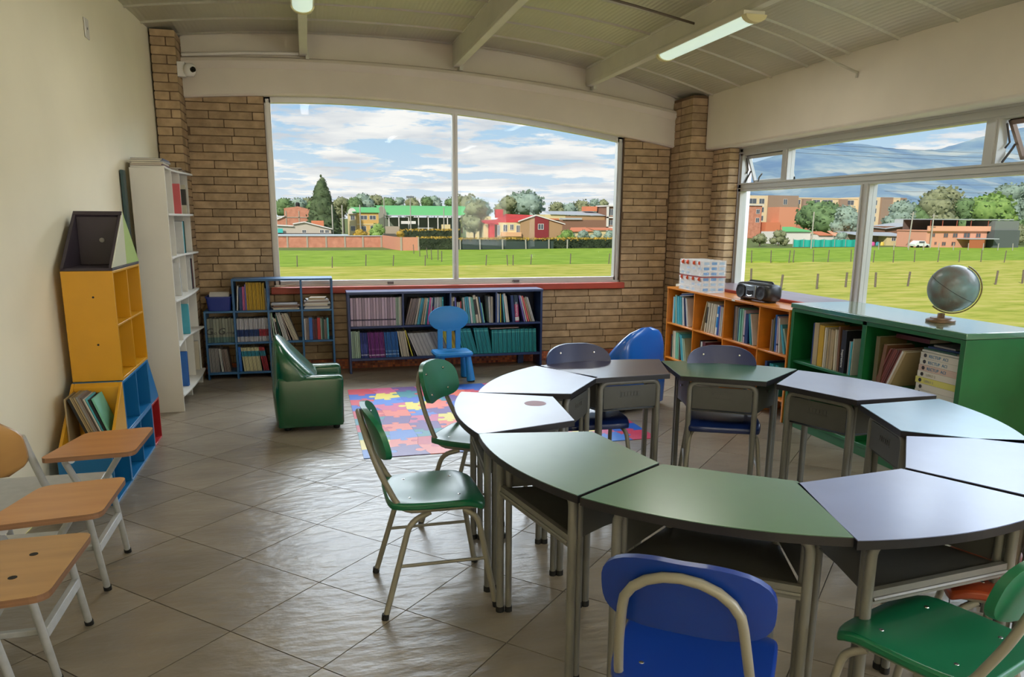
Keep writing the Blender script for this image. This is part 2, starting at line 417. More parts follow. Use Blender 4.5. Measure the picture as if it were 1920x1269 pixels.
# deep beam over the right window, up to the roof sheet
mb = MB(); mb.box(3.9, 4.3, -2.6, 7.29, 2.165, 2.80); mb.build('wall_right_beam', M_BEAMW, bevel=.018); struct(bpy.data.objects['wall_right_beam'])
# curved lintel over the back window with its rounded upper lip
def lintel():
    xs = [-1.0+4.76*i/40 for i in range(41)]; mb = MB()
    prof = lambda x: [(7.93, lint_b(x)), (7.70, lint_b(x)), (7.685, lint_b(x)+.015), (7.685, lint_t(x)-.10), (7.665, lint_t(x)-.075), (7.655, lint_t(x)-.04), (7.668, lint_t(x)-.012), (7.70, lint_t(x)), (7.93, lint_t(x))]
    vs = [(x, p[0], p[1]) for x in xs for p in prof(x)]; n = 9; K = len(xs)
    fs = [(i*n+k, (i+1)*n+k, (i+1)*n+(k+1) % n, i*n+(k+1) % n) for i in range(K-1) for k in range(n)]
    fs += [tuple(range(n)), tuple(range((K-1)*n, K*n))[::-1]]
    struct(mb.add(vs, fs).build('trim_1', M_BEAMW, smooth=35))
    mb = MB(); vs = []
    for x in xs: vs += [(x, 7.93, lint_t(x)-.02), (x, 7.735, lint_t(x)-.02), (x, 7.735, ceil_z(x)+.05), (x, 7.93, ceil_z(x)+.05)]
    fs = [(i*4+k, (i+1)*4+k, (i+1)*4+(k+1) % 4, i*4+(k+1) % 4) for i in range(K-1) for k in range(4)]+[(0, 1, 2, 3), ((K-1)*4+3, (K-1)*4+2, (K-1)*4+1, (K-1)*4)]
    struct(mb.add(vs, fs).build('trim_2', M_BEAMW, smooth=35))
    # far corners, hidden behind the pillars
    struct(MB().box(-1.5, -1.0, 7.76, 8.0, 2.45, 3.12).build('trim_3', M_BEAMW)); struct(MB().box(3.76, 4.4, 7.76, 8.0, 2.1, 2.9).build('trim_4', M_BEAMW))
lintel()

# ------------------------------------------------------------------ ceiling: curved sheet panels on purlins
def ceiling():
    xs = [-1.75+6.15*i/36 for i in range(37)]
    mb = MB(); vs = []
    for x in xs: vs += [(x, -2.8, ceil_z(x)+.03), (x, 8.3, ceil_z(x)+.03), (x, 8.3, ceil_z(x)+.2), (x, -2.8, ceil_z(x)+.2)]
    K = len(xs); fs = [(i*4+k, i*4+(k+1) % 4, (i+1)*4+(k+1) % 4, (i+1)*4+k) for i in range(K-1) for k in range(4)]+[(3, 2, 1, 0), ((K-1)*4, (K-1)*4+1, (K-1)*4+2, (K-1)*4+3)]
    c = mb.add(vs, fs).build('ceiling', M_CEIL, smooth=35); struct(c)
    y = 7.72; k = 0; me = None
    while y > -2.2:
        if me is None:
            mb = MB(); D = .50
            prof = [(0, .028), (0, .0), (-.012, -.012), (-.030, -.012), (-.042, 0), (-.25, .004), (-D+.004, 0), (-D+.004, .028)]
            vs = [(x, p[0], ceil_z(x)+p[1]) for x in xs for p in prof]; n = len(prof)
            fs = [(i*n+q, (i+1)*n+q, (i+1)*n+(q+1) % n, i*n+(q+1) % n) for i in range(K-1) for q in range(n)]+[tuple(range(n)), tuple(range((K-1)*n, K*n))[::-1]]
            me = mb.add(vs, fs).mesh('ceiling_panel', M_CEIL, 25)
        o = bpy.data.objects.new('ceiling_panel', me); C.objects.link(o); o.parent = c; o.location = (0, y, 0)
        y -= .5; k += 1
    for x in (.04, 1.45, 2.80):
        zt = ceil_z(x)+.02; zb = (2.905, 2.885, 2.775)[(.04, 1.45, 2.80).index(x)]
        mb = MB(); mb.box(x-.028, x+.028, -2.6, 7.735, zb+.03, zt); mb.box(x-.034, x+.034, -2.6, 7.69, zb, zb+.034); mb.box(x-.036, x+.036, -2.6, 7.735, zt-.03, zt)
        mb.build('beam', M_PURLIN, c, bevel=.004)
        MB().box(x+.02, x+.05, 7.62, 7.72, zb-.03, zb+.05).build('bracket', M_PURLIN, c)
ceiling()

# ------------------------------------------------------------------ back window
def window_back():
    x0, x1, zb, y = -.33, 3.225, .82, 7.80
    zt = lambda x: lint_b(x)+.005
    fr = MB(); d0, d1 = y, y+.07; t = .055
    xs = [x0+(x1-x0)*i/30 for i in range(31)]; vs = []
    for x in xs: vs += [(x, d0, zt(x)-t), (x, d1, zt(x)-t), (x, d1, zt(x)+.01), (x, d0, zt(x)+.01)]
    K = len(xs); fr.add(vs, [(i*4+k, (i+1)*4+k, (i+1)*4+(k+1) % 4, i*4+(k+1) % 4) for i in range(K-1) for k in range(4)])
    fr.box(x0, x0+t, d0, d1, zb, zt(x0)); fr.box(x1-t, x1, d0, d1, zb, zt(x1)); fr.box(x0, x1, d0, d1, zb-.0, zb+.055)
    fr.box(x0+.012, x0+t-.012, d0-.012, d0, zb, zt(x0)-.02); fr.box(x1-t+.012, x1-.012, d0-.012, d0, zb, zt(x1)-.02); fr.box(x0, x1, d0-.02, d0, zb, zb+.02)
    w = fr.build('window_1', M_ALU); struct(w)
    m = MB(); m.box(1.425, 1.475, d0-.006, d1, zb+.05, zt(1.45)-t+.01); m.box(1.447, 1.453, d0-.016, d0-.006, zb+.05, zt(1.45)-t); m.build('mullion', M_ALU, w)
    for a, b in ((x0+t, 1.425), (1.475, x1-t)):
        q = [a+(b-a)*i/14 for i in range(15)]; g = MB()
        for yy in (y+.033, y+.037):
            n = len(g.v); g.v += [(x, yy, zb+.055) for x in q]+[(x, yy, zt(x)-t) for x in q]
            g.f += [(n+i, n+i+1, n+15+i+1, n+15+i) for i in range(14)]; g.m += [0]*14
        g.build('pane', GLASS, w)
    for x in (.75, 2.05): 
        MB().box(x, x+.06, d0-.035, d0-.012, zb+.012, zb+.04).build('latch', M_ALUD, w)
    s = MB().box(-.36, 3.26, 7.70, 7.83, .757, .82).build('trim_5', M_REDSILL, bevel=.006); struct(s)
window_back()

# ------------------------------------------------------------------ right window with two opened top vents
def window_right():
    x, y0, y1, zb, zt = 4.15, .6, 6.98, .80, 2.165
    f = MB(); d = .035
    f.box(x-d, x+d, y0, y1, zt-.075, zt); f.box(x-d, x+d, y0, y1, zb, zb+.05); f.box(x-d, x+d, y1-.05, y1, zb, zt); f.box(x-d, x+d, y0, y0+.05, zb, zt)
    f.box(x-d-.012, x-d, y0, y1, zt-.06, zt-.045); f.box(x-d-.012, x-d, y0, y1, zt-.015, zt)
    w = f.build('window_2', M_ALU); struct(w)
    t = MB(); t.box(x-d, x+d, y0, y1, 1.752, 1.828); t.box(x-d-.012, x-d, y0, y1, 1.775, 1.783); t.box(x-d-.012, x-d, y0, y1, 1.815, 1.828); t.build('transom', M_ALU, w)
    low = [y1-.05, 5.20, 5.10, 3.30, 3.20, 1.90, 1.80, y0+.05]
    for a, b in ((5.20, 5.10), (3.30, 3.20), (1.90, 1.80)):
        m = MB(); m.box(x-d, x+d, b, a, zb+.05, 1.752); m.box(x-d-.012, x-d, b+.012, b+.03, zb+.05, 1.752); m.box(x-d-.012, x-d, a-.03, a-.012, zb+.05, 1.752); m.build('mullion', M_ALU, w)
    for i in range(0, 8, 2): MB().box(x-.002, x+.002, low[i+1], low[i], zb+.05, 1.752).build('pane', GLASS, w)
    ups = [(6.27, 6.18), (4.105, 4.005), (3.30, 3.21), (1.9, 1.8)]
    for a, b in ups:
        m = MB(); m.box(x-d, x+d, b, a, 1.828, zt-.075); m.box(x-d-.01, x-d, b+.02, b+.035, 1.828, zt-.075); m.build('mullion', M_ALU, w)
    for a, b in ((6.18, 4.105), (3.21, 1.9), (1.8, .65)): MB().box(x-.002, x+.002, b, a, 1.828, zt-.075).build('pane', GLASS, w)
    for (a, b, ang, mm) in ((6.93, 6.27, 20, M_ALU), (4.0, 3.30, 30, mat('bronze_sash', (128, 108, 96), .4, metal=.5))):
        h = zt-.075-1.828; s = MB(); e = .022
        s.box(-.014, .014, b-a+.01, -.01, -e-.006, 0); s.box(-.014, .014, b-a+.01, -.01, -h, -h+e); s.box(-.014, .014, b-a+.01, b-a+.01+e, -h, 0); s.box(-.014, .014, -.01-e, -.01, -h, 0)
        o = s.build('sash', mm, w, loc=(x+.02, a, zt-.078), rot=(0, -rad(ang), 0))
        MB().box(-.002, .002, b-a+.03, -.03, -h+e, -e).build('pane', GLASS, o)
        k = math.sin(rad(ang))*h
        st = MB()
        for yy in (a-.012, b+.012):
            st.tube([(x, yy, 1.835), (x+k*.5, yy, 1.835+h*.32), (x+k*.62, yy, 1.835+h*.42)], .007, 6); st.tube([(x, yy, zt-.10), (x+k*.3, yy, zt-.10-h*.42), (x+.01, yy, zt-.1-h*.55)], .006, 6)
        st.build('stay_arm', mat('dark_stay', (62, 56, 54), .4, metal=.6), w)
    MB().tube([(x-.04, 6.62, 1.835), (x-.045, 6.60, 1.87), (x-.05, 6.55, 1.90)], .007, 6).build('handle', M_ALUD, w)
    # deep dark sill board with red front edge in front of the orange bookcase's stretch of window
    s = MB(); s.box(3.655, 4.12, 4.89, 6.97, .832, .862); o = s.build('trim_6', M_WSILL); struct(o)
    o = MB().box(3.625, 3.655, 4.89, 6.97, .828, .868).build('trim_7', M_REDSILL, bevel=.004); struct(o)
    o = MB().box(3.88, 4.12, .6, 4.88, .80, .845).build('trim_8', M_WSILL); struct(o)
    # white concrete pier outside, just past the glass
    o = MB().box(4.135, 4.40, 7.22, 7.70, -3.6, 3.0).build('outer_column', mat('white_render', (244, 238, 246), .7)); struct(o)
window_right()
# ------------------------------------------------------------------ ceiling luminaires, conduits, camera
def luminaire(x, y0, y1, z, label):
    t = thing('fluorescent_luminaire', label, 'lamp', (x, (y0+y1)/2, z), group='strip luminaires under the roof beams')
    L = (y1-y0)/2
    body = MB(); body.box(-.075, .075, -L+.03, L-.03, .03, .062); body.build('housing', mat('lamp_housing', (214, 208, 186), .5), t)
    g = MB(); n = 10
    vs = []; 
    for yy in (-L+.045, L-.045):
        for k in range(n+1):
            a = PI*k/n; vs.append((-.066*math.cos(a), yy, .03-.038*math.sin(a)))
    g.add(vs, [(k, k+1, n+2+k, n+1+k) for k in range(n)]+[tuple(range(n+1)), tuple(range(n+1, 2*n+2))[::-1]])
    g.build('diffuser', mat('lit_diffuser', (225, 238, 225), .4, emit=((214, 240, 226), 0.62)), t, smooth=40)
    for s in (-1, 1):
        e = MB(); vs = []
        for yy in (s*(L-.05), s*L):
            r = .08 if yy == s*(L-.05) else .074
            for k in range(n+1):
                a = PI*k/n; vs.append((-r*math.cos(a), yy, .034-.047*math.sin(a)))
        e.add(vs, [(k, k+1, n+2+k, n+1+k) for k in range(n)]+[tuple(range(n+1)), tuple(range(n+1, 2*n+2))[::-1], (0, n, 2*n+1, n+1)])
        e.build('end_cap', mat('end_cap_plastic', (212, 200, 150), .5), t, smooth=40)
    l = lamp('luminaire_tube', 'AREA', (x, (y0+y1)/2, z-.03), 11, (1.0, .98, .90), target=(x, (y0+y1)/2, 0), size=.1, size_y=L*1.8)
    return t
luminaire(.04, 4.55, 5.84, 2.842, 'pale strip luminaire under the middle-left roof beam at the photo top edge')
luminaire(2.80, 4.66, 5.98, 2.712, 'lit greenish strip luminaire under the roof beam nearest the right wall')
luminaire(1.45, 1.2, 2.5, 2.82, 'strip luminaire under the centre roof beam above the desks')
luminaire(2.80, 1.2, 2.5, 2.712, 'strip luminaire under the right roof beam above the desks')
M_PIPE = mat('grey_conduit', (176, 168, 150), .5)
tag(MB().tube([(2.86, 5.0, 2.79), (3.3, 5.03, 2.70), (3.7, 5.06, 2.575), (3.893, 5.08, 2.525), (3.895, 5.082, 2.49)], .010, 8).build('conduit', M_PIPE, smooth=40), 'thin pale conduit running from the lit luminaire to the right beam', 'conduit')
tag(MB().tube([(1.9, 5.40, 3.00), (2.3, 5.43, 2.945), (2.79, 5.45, 2.86)], .009, 8).build('bracing_rod', mat('dark_rod', (92, 78, 62), .6), smooth=40), 'dark thin bracing rod below the roof sheet near the centre top', 'rod')
tag(MB().tube([(-.99, 7.665, 2.862), (-.45, 7.665, 2.905), (.0, 7.665, 2.925)], .014, 10).build('cable_pipe', mat('pipe_white', (220, 214, 204), .4), smooth=40), 'white pipe lying along the top of the arched lintel at left', 'pipe')
cam = thing('security_camera', 'small white dome security camera on a box beside the left brick pillar', 'camera', (-.965, 7.40, 2.70))
MW = mat('white_plastic', (216, 212, 206), .45)
MB().box(-.035, .03, 0, .06, -.06, .06).build('mount_box', MW, cam, bevel=.004)
MB().lathe([(.001, .055), (.03, .05), (.045, .03), (.05, 0), (.045, -.03), (.03, -.05), (.001, -.055)], 18).build('dome', MW, cam, smooth=60, loc=(.065, .0, -.005))
MB().lathe([(.022, 0), (.022, .02), (.001, .024)], 14).build('lens', mat('black_lens', (12, 12, 12), .1), cam, smooth=40, loc=(.09, -.04, -.01), rot=(rad(80), 0, rad(40)))
wp = thing('blank_wall_plate', 'blank white electrical plate high on the left wall', 'wall plate', (XL(5.7)+.001, 5.7, 2.63))
MB().box(0, .008, -.045, .045, -.06, .06).build('plate', MW, wp, bevel=.003)
MB().tube([(.008, 0, 0), (.0095, 0, 0)], .008, 8).build('screw', M_ALUD, wp)

# ------------------------------------------------------------------ trapezoid school desks
M_STEEL = mat('grey_desk_paint', (106, 105, 99), .42, spec=.6, var=.12, vscale=12)
M_STEELD = mat('grey_desk_sheet', (72, 72, 68), .5, spec=.5, var=.1, vscale=8)
M_BLACKED = mat('black_edge_band', (26, 24, 28), .4)
M_CAP = mat('black_rubber', (16, 16, 16), .7)
M_BOLT = mat('bolt_steel', (190, 190, 190), .25, metal=1)
def topmat(n, c, coat=.9, r=.24):
    return mat(n, c, .32, spec=.8, coat=coat, coat_r=r, coat_ior=1.7, var=.07, vscale=5, bump=.02, bscale=12)
T_WHITE = topmat('lavender_white_laminate', (146, 152, 182)); T_GREEN = topmat('green_laminate', (66, 112, 78)); T_DARK = topmat('dark_purple_laminate', (72, 66, 82)); T_BLUE = topmat('pale_blue_laminate', (118, 158, 186)); T_LAV = topmat('lavender_blue_laminate', (126, 138, 184))
T_PALEG = topmat('pale_green_laminate', (112, 142, 124))
def add_desk(label, ox, oy, nx, ny, tm, group='trapezoid desks set in a ring', spot=False):
    rz = math.atan2(-nx, ny); t = thing('trapezoid_desk', label, 'desk', (ox, oy, 0), rz, group)
    H = .69; W = .366; w = .212; D = .405
    arc = []
    for i in range(15):
        u = -1+2*i/14; arc.append((u*W, .058*(1-u*u)))
    poly = arc[::-1]+[(-w, -D), (w, -D)]
    # laminate sheet on a dark board
    ins = [(p[0]*.994, -.17+(p[1]+.17)*.994) for p in poly]
    MB().prism(ins, H-.002, H).build('tabletop', tm, t)
    MB().prism(poly, H-.026, H-.002).build('edge_board', M_BLACKED, t)
    for s in (-1, 1):
        for (u, v, tb) in ((.265, -.045, 1), (.165, -.365, 0)):
            l = MB(); P = rounded([(s*u, v, 0), (s*u, v, H-.038), (s*(u-.10), v, H-.038)], .045, 6)
            l.tube(P, .0145, 10)
            if tb: l.tube([(s*(u-.012), v-.030, 0), (s*(u-.012), v-.030, H-.05)], .013, 8)
            else: l.tube([(s*(u+.0), v+.029, 0), (s*(u+.0), v+.029, H-.05)], .013, 8)
            o = l.build('leg', M_STEEL, t, smooth=50)
            c = MB(); c.tube([(s*u, v, 0), (s*u, v, .022)], .0165, 10); c.tube([(s*(u-.012 if tb else u), v+(-.030 if tb else .029), 0), (s*(u-.012 if tb else u), v+(-.030 if tb else .029), .022)], .015, 8)
            c.build('rubber_foot', M_CAP, o, smooth=50)
    MB().tube([(-.17, -.045, H-.038), (.17, -.045, H-.038)], .0145, 10).build('crossbar', M_STEEL, t, smooth=50)
    MB().tube([(-.07, -.365, H-.038), (.07, -.365, H-.038)], .0145, 10).build('crossbar', M_STEEL, t, smooth=50)
    zt = .50
    MB().prism([(-.25, -.05), (.25, -.05), (.165, -.36), (-.165, -.36)], zt, zt+.004).build('book_tray', M_STEELD, t)
    r = MB(); r.box(-.255, .255, -.058, -.04, zt-.028, zt+.012); r.tube([(-.25, -.038, zt-.012), (.25, -.038, zt-.012)], .006, 6); r.build('tray_rail', M_STEEL, t)
    # inner panel between the inner legs with an embossed plate
    p = MB(); p.box(-.150, .150, -.374, -.368, .515, H-.055); pn = p.build('inner_panel', M_STEELD, t, bevel=.002)
    e = MB(); e.box(-.055, .055, -.3765, -.374, .575, .578); e.box(-.055, .055, -.3765, -.374, .605, .608)
    for k in range(6): e.box(-.05+k*.018, -.05+k*.018+.010, -.3765, -.374, .582, .600)
    e.build('embossing', M_STEELD, pn)
    for s in (-1, 1):
        a = Vector((s*.262, -.06)); b = Vector((s*.168, -.35)); d = (b-a).normalized(); nn = Vector((-d.y, d.x))*.0025
        vs = []
        for q in (-1, 1):
            n_ = nn*q; vs += [(a.x+n_.x, a.y+n_.y, .50), (b.x+n_.x, b.y+n_.y, .515), (b.x+n_.x, b.y+n_.y, H-.03), (a.x+n_.x, a.y+n_.y, H-.03)]
        sp = MB().add(vs, [(3, 2, 1, 0), (4, 5, 6, 7), (0, 1, 5, 4), (1, 2, 6, 5), (2, 3, 7, 6), (3, 0, 4, 7)]).build('side_panel', M_STEELD, t)
        m = (a+b)/2; o = Vector((m.x+s*.004, m.y, 0)); k = Vector((-d.y, d.x)); k = k if k.x*s > 0 else -k
        MB().tube([(m.x, m.y, .60), (m.x+k.x*.014, m.y+k.y*.014, .60)], .007, 8).build('bolt', M_BOLT, sp)
    if spot:
        MB().lathe([(.048, 0), (.048, .0006), (.001, .0006)], 28).build('round_sticker', mat('dusty_pink_dot', (150, 98, 112), .4), t, loc=(.09, -.30, H))
    return t
DK = [
 ('lavender white desk with a dusty pink round dot, leftmost of the desk ring', .622, 3.08, -.995, .099, T_WHITE, True),
 ('whitish desk behind the one with the pink dot, next to the dark purple one', .955, 3.70, -.79, .613, T_WHITE, False),
 ('dark purple desk at the back of the ring in front of the blue armchair', 1.572, 4.005, -.05, .999, T_DARK, False),
 ('green desk at the back of the ring beneath which a blue chair is pushed', 2.232, 3.775, .547, .837, T_GREEN, False),
 ('whitish desk at the ring back right, in front of the leaning red books', 2.66, 3.21, .93, .36, T_WHITE, False),
 ('pale sky-blue desk in front of the dark green cabinet side', 2.63, 2.46, .947, -.321, T_BLUE, False),
 ('lavender desk cut by the right photo edge, below the pale blue desk', 2.305, 1.893, .747, -.664, T_LAV, False),
 ('large lavender desk at front right, with a green chair beneath it', 1.672, 1.573, .103, -.995, T_LAV, False),
 ('green desk at the front with the near blue chair pushed under it', 1.022, 1.775, -.605, -.796, T_GREEN, False),
 ('pale green desk at front left, beside the nearest green chair', .657, 2.37, -.981, -.194, T_PALEG, False)]
for a in DK: add_desk(*a[:6], spot=a[6])

# ------------------------------------------------------------------ school chairs
M_TUBE = mat('grey_chair_tube', (128, 124, 112), .38, spec=.6)
def plastic(n, c): return mat(n, c, .3, spec=.5, coat=.12, coat_r=.15)
P_GREEN = plastic('green_plastic', (16, 98, 66)); P_BLUE = plastic('blue_plastic', (10, 48, 132)); P_NAVY = plastic('navy_plastic', (16, 34, 84)); P_RED = plastic('red_brown_plastic', (150, 62, 34))
def chair(label, x, y, face, pm):
    # local +Y is the way the sitter faces
    t = thing('school_chair', label, 'chair', (x, y, 0), math.atan2(-face[0], face[1]), 'plastic school chairs on grey tube frames')
    def se(u, v, z):
        a, b = u*2-1, v*2-1
        k = 1-.10*max(0, -b)**2                      # narrower at the rear
        X = .19*k*a*(1-.06*abs(b)**6); Y = .19*b*(1-.10*abs(a)**6)
        zz = .445-.010*(1-a*a)*(1-b*b)-(.030*max(0, b-.55)**2*4)-(.004*a**6)
        return (X, Y, zz+z)
    s = MB().shell(lambda u, v: se(u, v, 0), lambda u, v: (lambda p: (p[0], p[1], p[2]-.028))(se(u, v, 0)), 14, 14)
    so = s.build('seat', pm, t, smooth=50, bevel=.008)
    for (a, b) in ((-.11, -.1), (.11, -.1), (-.11, .09), (.11, .09)):
        MB().lathe([(.008, 0), (.006, .003), (.001, .0035)], 8).build('rivet', M_BOLT, so, loc=(a, b, .438))
    def bk(u, v, off):
        a = 2*u-1; q = -math.cos(PI*v)*.985            # rows bunch towards the rounded rims
        n = 2.5 if q > 0 else 3.4
        wx = .188*(1-abs(q)**n)**(1/n)
        X = wx*a; b = (q+1)/2; k = X/.188
        return (X, -.205-.055*b+.040*k*k+off, .600+.188*b-(.012*k*k*(1-b)))
    b = MB().shell(lambda u, v: bk(u, v, .011), lambda u, v: bk(u, v, -.011), 18, 16)
    bo = b.build('backrest', pm, t, smooth=60, bevel=.006)
    for (u, v) in ((.22, .66), (.78, .66), (.24, .30), (.76, .30)):
        p = bk(u, v, .012); MB().lathe([(.007, 0), (.005, .003), (.001, .0035)], 8).build('rivet', M_BOLT, bo, loc=p, rot=(-rad(90), 0, 0))
    F = MB(); arch = []
    L = [(-.155, .15, .405), (-.155, -.14, .405), (-.140, -.215, .56), (-.128, -.246, .655)]
    top = [(-.128*math.cos(PI*k/10), -.248-.026*math.sin(PI*k/10), .655+.103*math.sin(PI*k/10)) for k in range(1, 10)]
    pts = rounded(L, .06, 6)[:-1]+[Vector(L[-1])]+[Vector(p) for p in top]
    pts += [Vector((-p[0], p[1], p[2])) for p in reversed(rounded(L, .06, 6)[:-1]+[Vector(L[-1])])]
    F.tube(pts, .0115, 10); F.tube([(-.155, .14, .403), (.155, .14, .403)], .010, 8); F.tube([(-.155, -.10, .403), (.155, -.10, .403)], .010, 8)
    F.build('back_frame', M_TUBE, t, smooth=50)
    for s in (-1, 1):
        for (y0, y1) in ((-.06, -.215), (.13, .215)):
            P = rounded([(s*.15, y0+(.03 if y0 < 0 else -.03), .392), (s*.172, y0-(.05 if y0 < 0 else -.02), .365), (s*.205, y1, 0)], .05, 5)
            l = MB().tube(P, .0115, 10).build('leg', M_TUBE, t, smooth=50)
            MB().tube([(s*.205, y1, 0), (s*.2045, y1*.99, .022)], .014, 10).build('rubber_foot', M_CAP, l, smooth=50)
        MB().tube([(s*.188, -.155, .20), (s*.188, .175, .20)], .007, 8).build('stretcher', M_TUBE, t, smooth=50)
    return t
chair('green plastic school chair nearest the photo centre, turned side-on to the pale green desk', .43, 2.885, (1, 0.0), P_GREEN)
chair('green plastic school chair standing behind the nearest green one, before the puzzle mat', .765, 3.60, (.83, -.56), P_GREEN)
chair('dark blue school chair under the dark purple desk at the ring back', 1.44, 3.85, (-.05, -1), P_NAVY)
chair('dark blue school chair under the green desk at the ring back', 2.125, 3.62, (-.42, -.91), P_NAVY)
chair('bright blue school chair at the bottom edge, seen from behind', .875, 1.545, (.6, .8), P_BLUE)
chair('green school chair at the bottom right corner, under the lavender desk', 1.53, 1.47, (-.33, .94), P_GREEN)
chair('red-brown school chair half hidden beneath the lavender desks at right', 2.02, 1.70, (-.75, .66), P_RED)

# ------------------------------------------------------------------ tablet-arm chairs along the left wall
M_CHROME = mat('grey_white_tube_paint', (166, 167, 165), .4, spec=.6, var=.1, vscale=26)
def plymat(n, c, worn): return mat(n, c, .38, spec=.6, coat=.2, coat_r=.25, var=.07, vscale=3, stretch=(1.0, 6, 1), vcol=worn)
W_A = plymat('orange_ply', (190, 128, 72), (178, 114, 60)); W_B = plymat('tan_ply', (194, 140, 86), (182, 126, 74)); W_C = plymat('worn_ply', (176, 134, 80), (158, 116, 68))
M_PLYEDGE = mat('ply_edge', (120, 84, 56), .6, var=.3, vscale=3, stretch=(1, 1, 90))
def tablet_chair(label, y, tm, tab, zt=.66, holes=False):
    x = -.85
    t = thing('tablet_arm_chair', label, 'chair', (x, y, 0), 0, 'tablet arm chairs along the left wall')
    P = [(a-x, b-y) for a, b in tab]
    # round the corners of the tablet
    def rc(poly, r):
        out = []
        n = len(poly)
        for i in range(n):
            a, b, c = Vector(poly[i-1]), Vector(poly[i]), Vector(poly[(i+1) % n])
            p, q = b+(a-b).normalized()*r, b+(c-b).normalized()*r
            for k in range(5):
                s = k/4; v = p*(1-s)**2+b*2*s*(1-s)+q*s*s; out.append((v.x, v.y))
        return out
    Q = rc(P, .035)
    tb = MB(); tb.prism(Q, zt-.017, zt, m=0, mside=1); to = tb.build('tablet', [tm, M_PLYEDGE], t)
    if holes:
        for (u, v) in ((.16, .13), (.155, -.0)):
            cx = sum(p[0] for p in P)/4; cy = sum(p[1] for p in P)/4
            MB().lathe([(.010, 0), (.010, .0008), (.001, .0008)], 10).build('bolt_hole', M_CAP, to, loc=(cx+(u-.13), cy+(v-.06), zt))
    # the sitter faces +Y; the frame leans back from its feet
    MB().shell(lambda u, v: (-.44+.42*u, -.34+.40*v, .425-.010*math.sin(PI*v)), lambda u, v: (-.44+.42*u, -.34+.40*v, .413-.010*math.sin(PI*v)), 4, 8).build('seat', M_CHROME, t, bevel=.004)
    def bk(u, v, o):
        a, b = 2*u-1, v; q = -math.cos(PI*v)*.985; w = .170*(1-abs(q)**5)**.2
        return (-.29+w*a, -.475-.05*b-.018*(1-a*a)+o, .595+.205*b)
    MB().shell(lambda u, v: bk(u, v, .007), lambda u, v: bk(u, v, -.007), 14, 12).build('backrest', W_C, t, smooth=60)
    for (xx, k) in ((0, 1), (-.44, -1)):
        l = MB().tube([(xx, .185, 0), (xx-.01*k, .045, .41)], .0125, 10).build('leg', M_CHROME, t, smooth=50)
        MB().tube([(xx, .185, 0), (xx, .178, .02)], .015, 10).build('rubber_foot', M_CAP, l)
        l = MB().tube(rounded([(xx, -.185, 0), (xx-.01*k, -.315, .40), (xx-.10*k, -.40, .50), (xx-.13*k, -.500, .74)], .05, 6), .0125, 10).build('leg', M_CHROME, t, smooth=50)
        MB().tube([(xx, -.185, 0), (xx, -.191, .02)], .015, 10).build('rubber_foot', M_CAP, l)
        bar = MB(); bar.add([(xx+p[0], p[1], p[2]) for p in ((-.016, .118, .185), (.006, .118, .185), (.006, .108, .222), (-.016, .108, .222), (-.016, -.235, .185), (.006, -.235, .185), (.006, -.245, .222), (-.016, -.245, .222))],
            [(0, 1, 2, 3), (7, 6, 5, 4), (0, 4, 5, 1), (1, 5, 6, 2), (2, 6, 7, 3), (3, 7, 4, 0)]); bar.build('side_bar', M_CHROME, t, bevel=.003)
        MB().tube([(xx-.01*k, .05, .405), (xx-.01*k, -.31, .405)], .011, 8).build('seat_rail', M_CHROME, t, smooth=50)
    MB().box(-.43, -.01, -.225, -.205, .19, .21).build('cross_bar', M_CHROME, t, bevel=.003)
    for (y0, y1, x1) in ((-.30, -.42, -.02), (.0, -.20, .15)):
        c = MB().tube(rounded([(-.012, y0, .40), (.0, y0-.01, .43), (x1-.02, y1+.02, zt-.04), (x1+.02, y1-.03, zt-.029)], .03, 5), .0125, 10).build('tablet_carrier', M_CHROME, t, smooth=50)
        MB().tube([(.012, y0-.03, .458), (.026, y0-.035, .462)], .005, 6).build('bolt_hole', M_CAP, c)
    return t
tablet_chair('tablet arm chair with glossy orange-brown tablet, farthest of the row by the left wall', 3.375, W_A, [(-.935, 2.863), (-.635, 2.885), (-.628, 3.231), (-.865, 3.195)])
tablet_chair('tablet arm chair with smooth tan tablet, second from the far end of the row', 2.725, W_B, [(-.905, 2.235), (-.602, 2.275), (-.600, 2.600), (-.835, 2.56)])
tablet_chair('tablet arm chair with scratched worn tablet and two dark bolt holes', 2.09, W_C, [(-.89, 1.74), (-.597, 1.775), (-.588, 2.135), (-.82, 2.13)], holes=True)
tablet_chair('tablet arm chair nearest the camera, only a corner of its tablet showing at bottom left', 1.43, W_A, [(-.90, 1.02), (-.60, 1.05), (-.575, 1.41), (-.82, 1.39)])
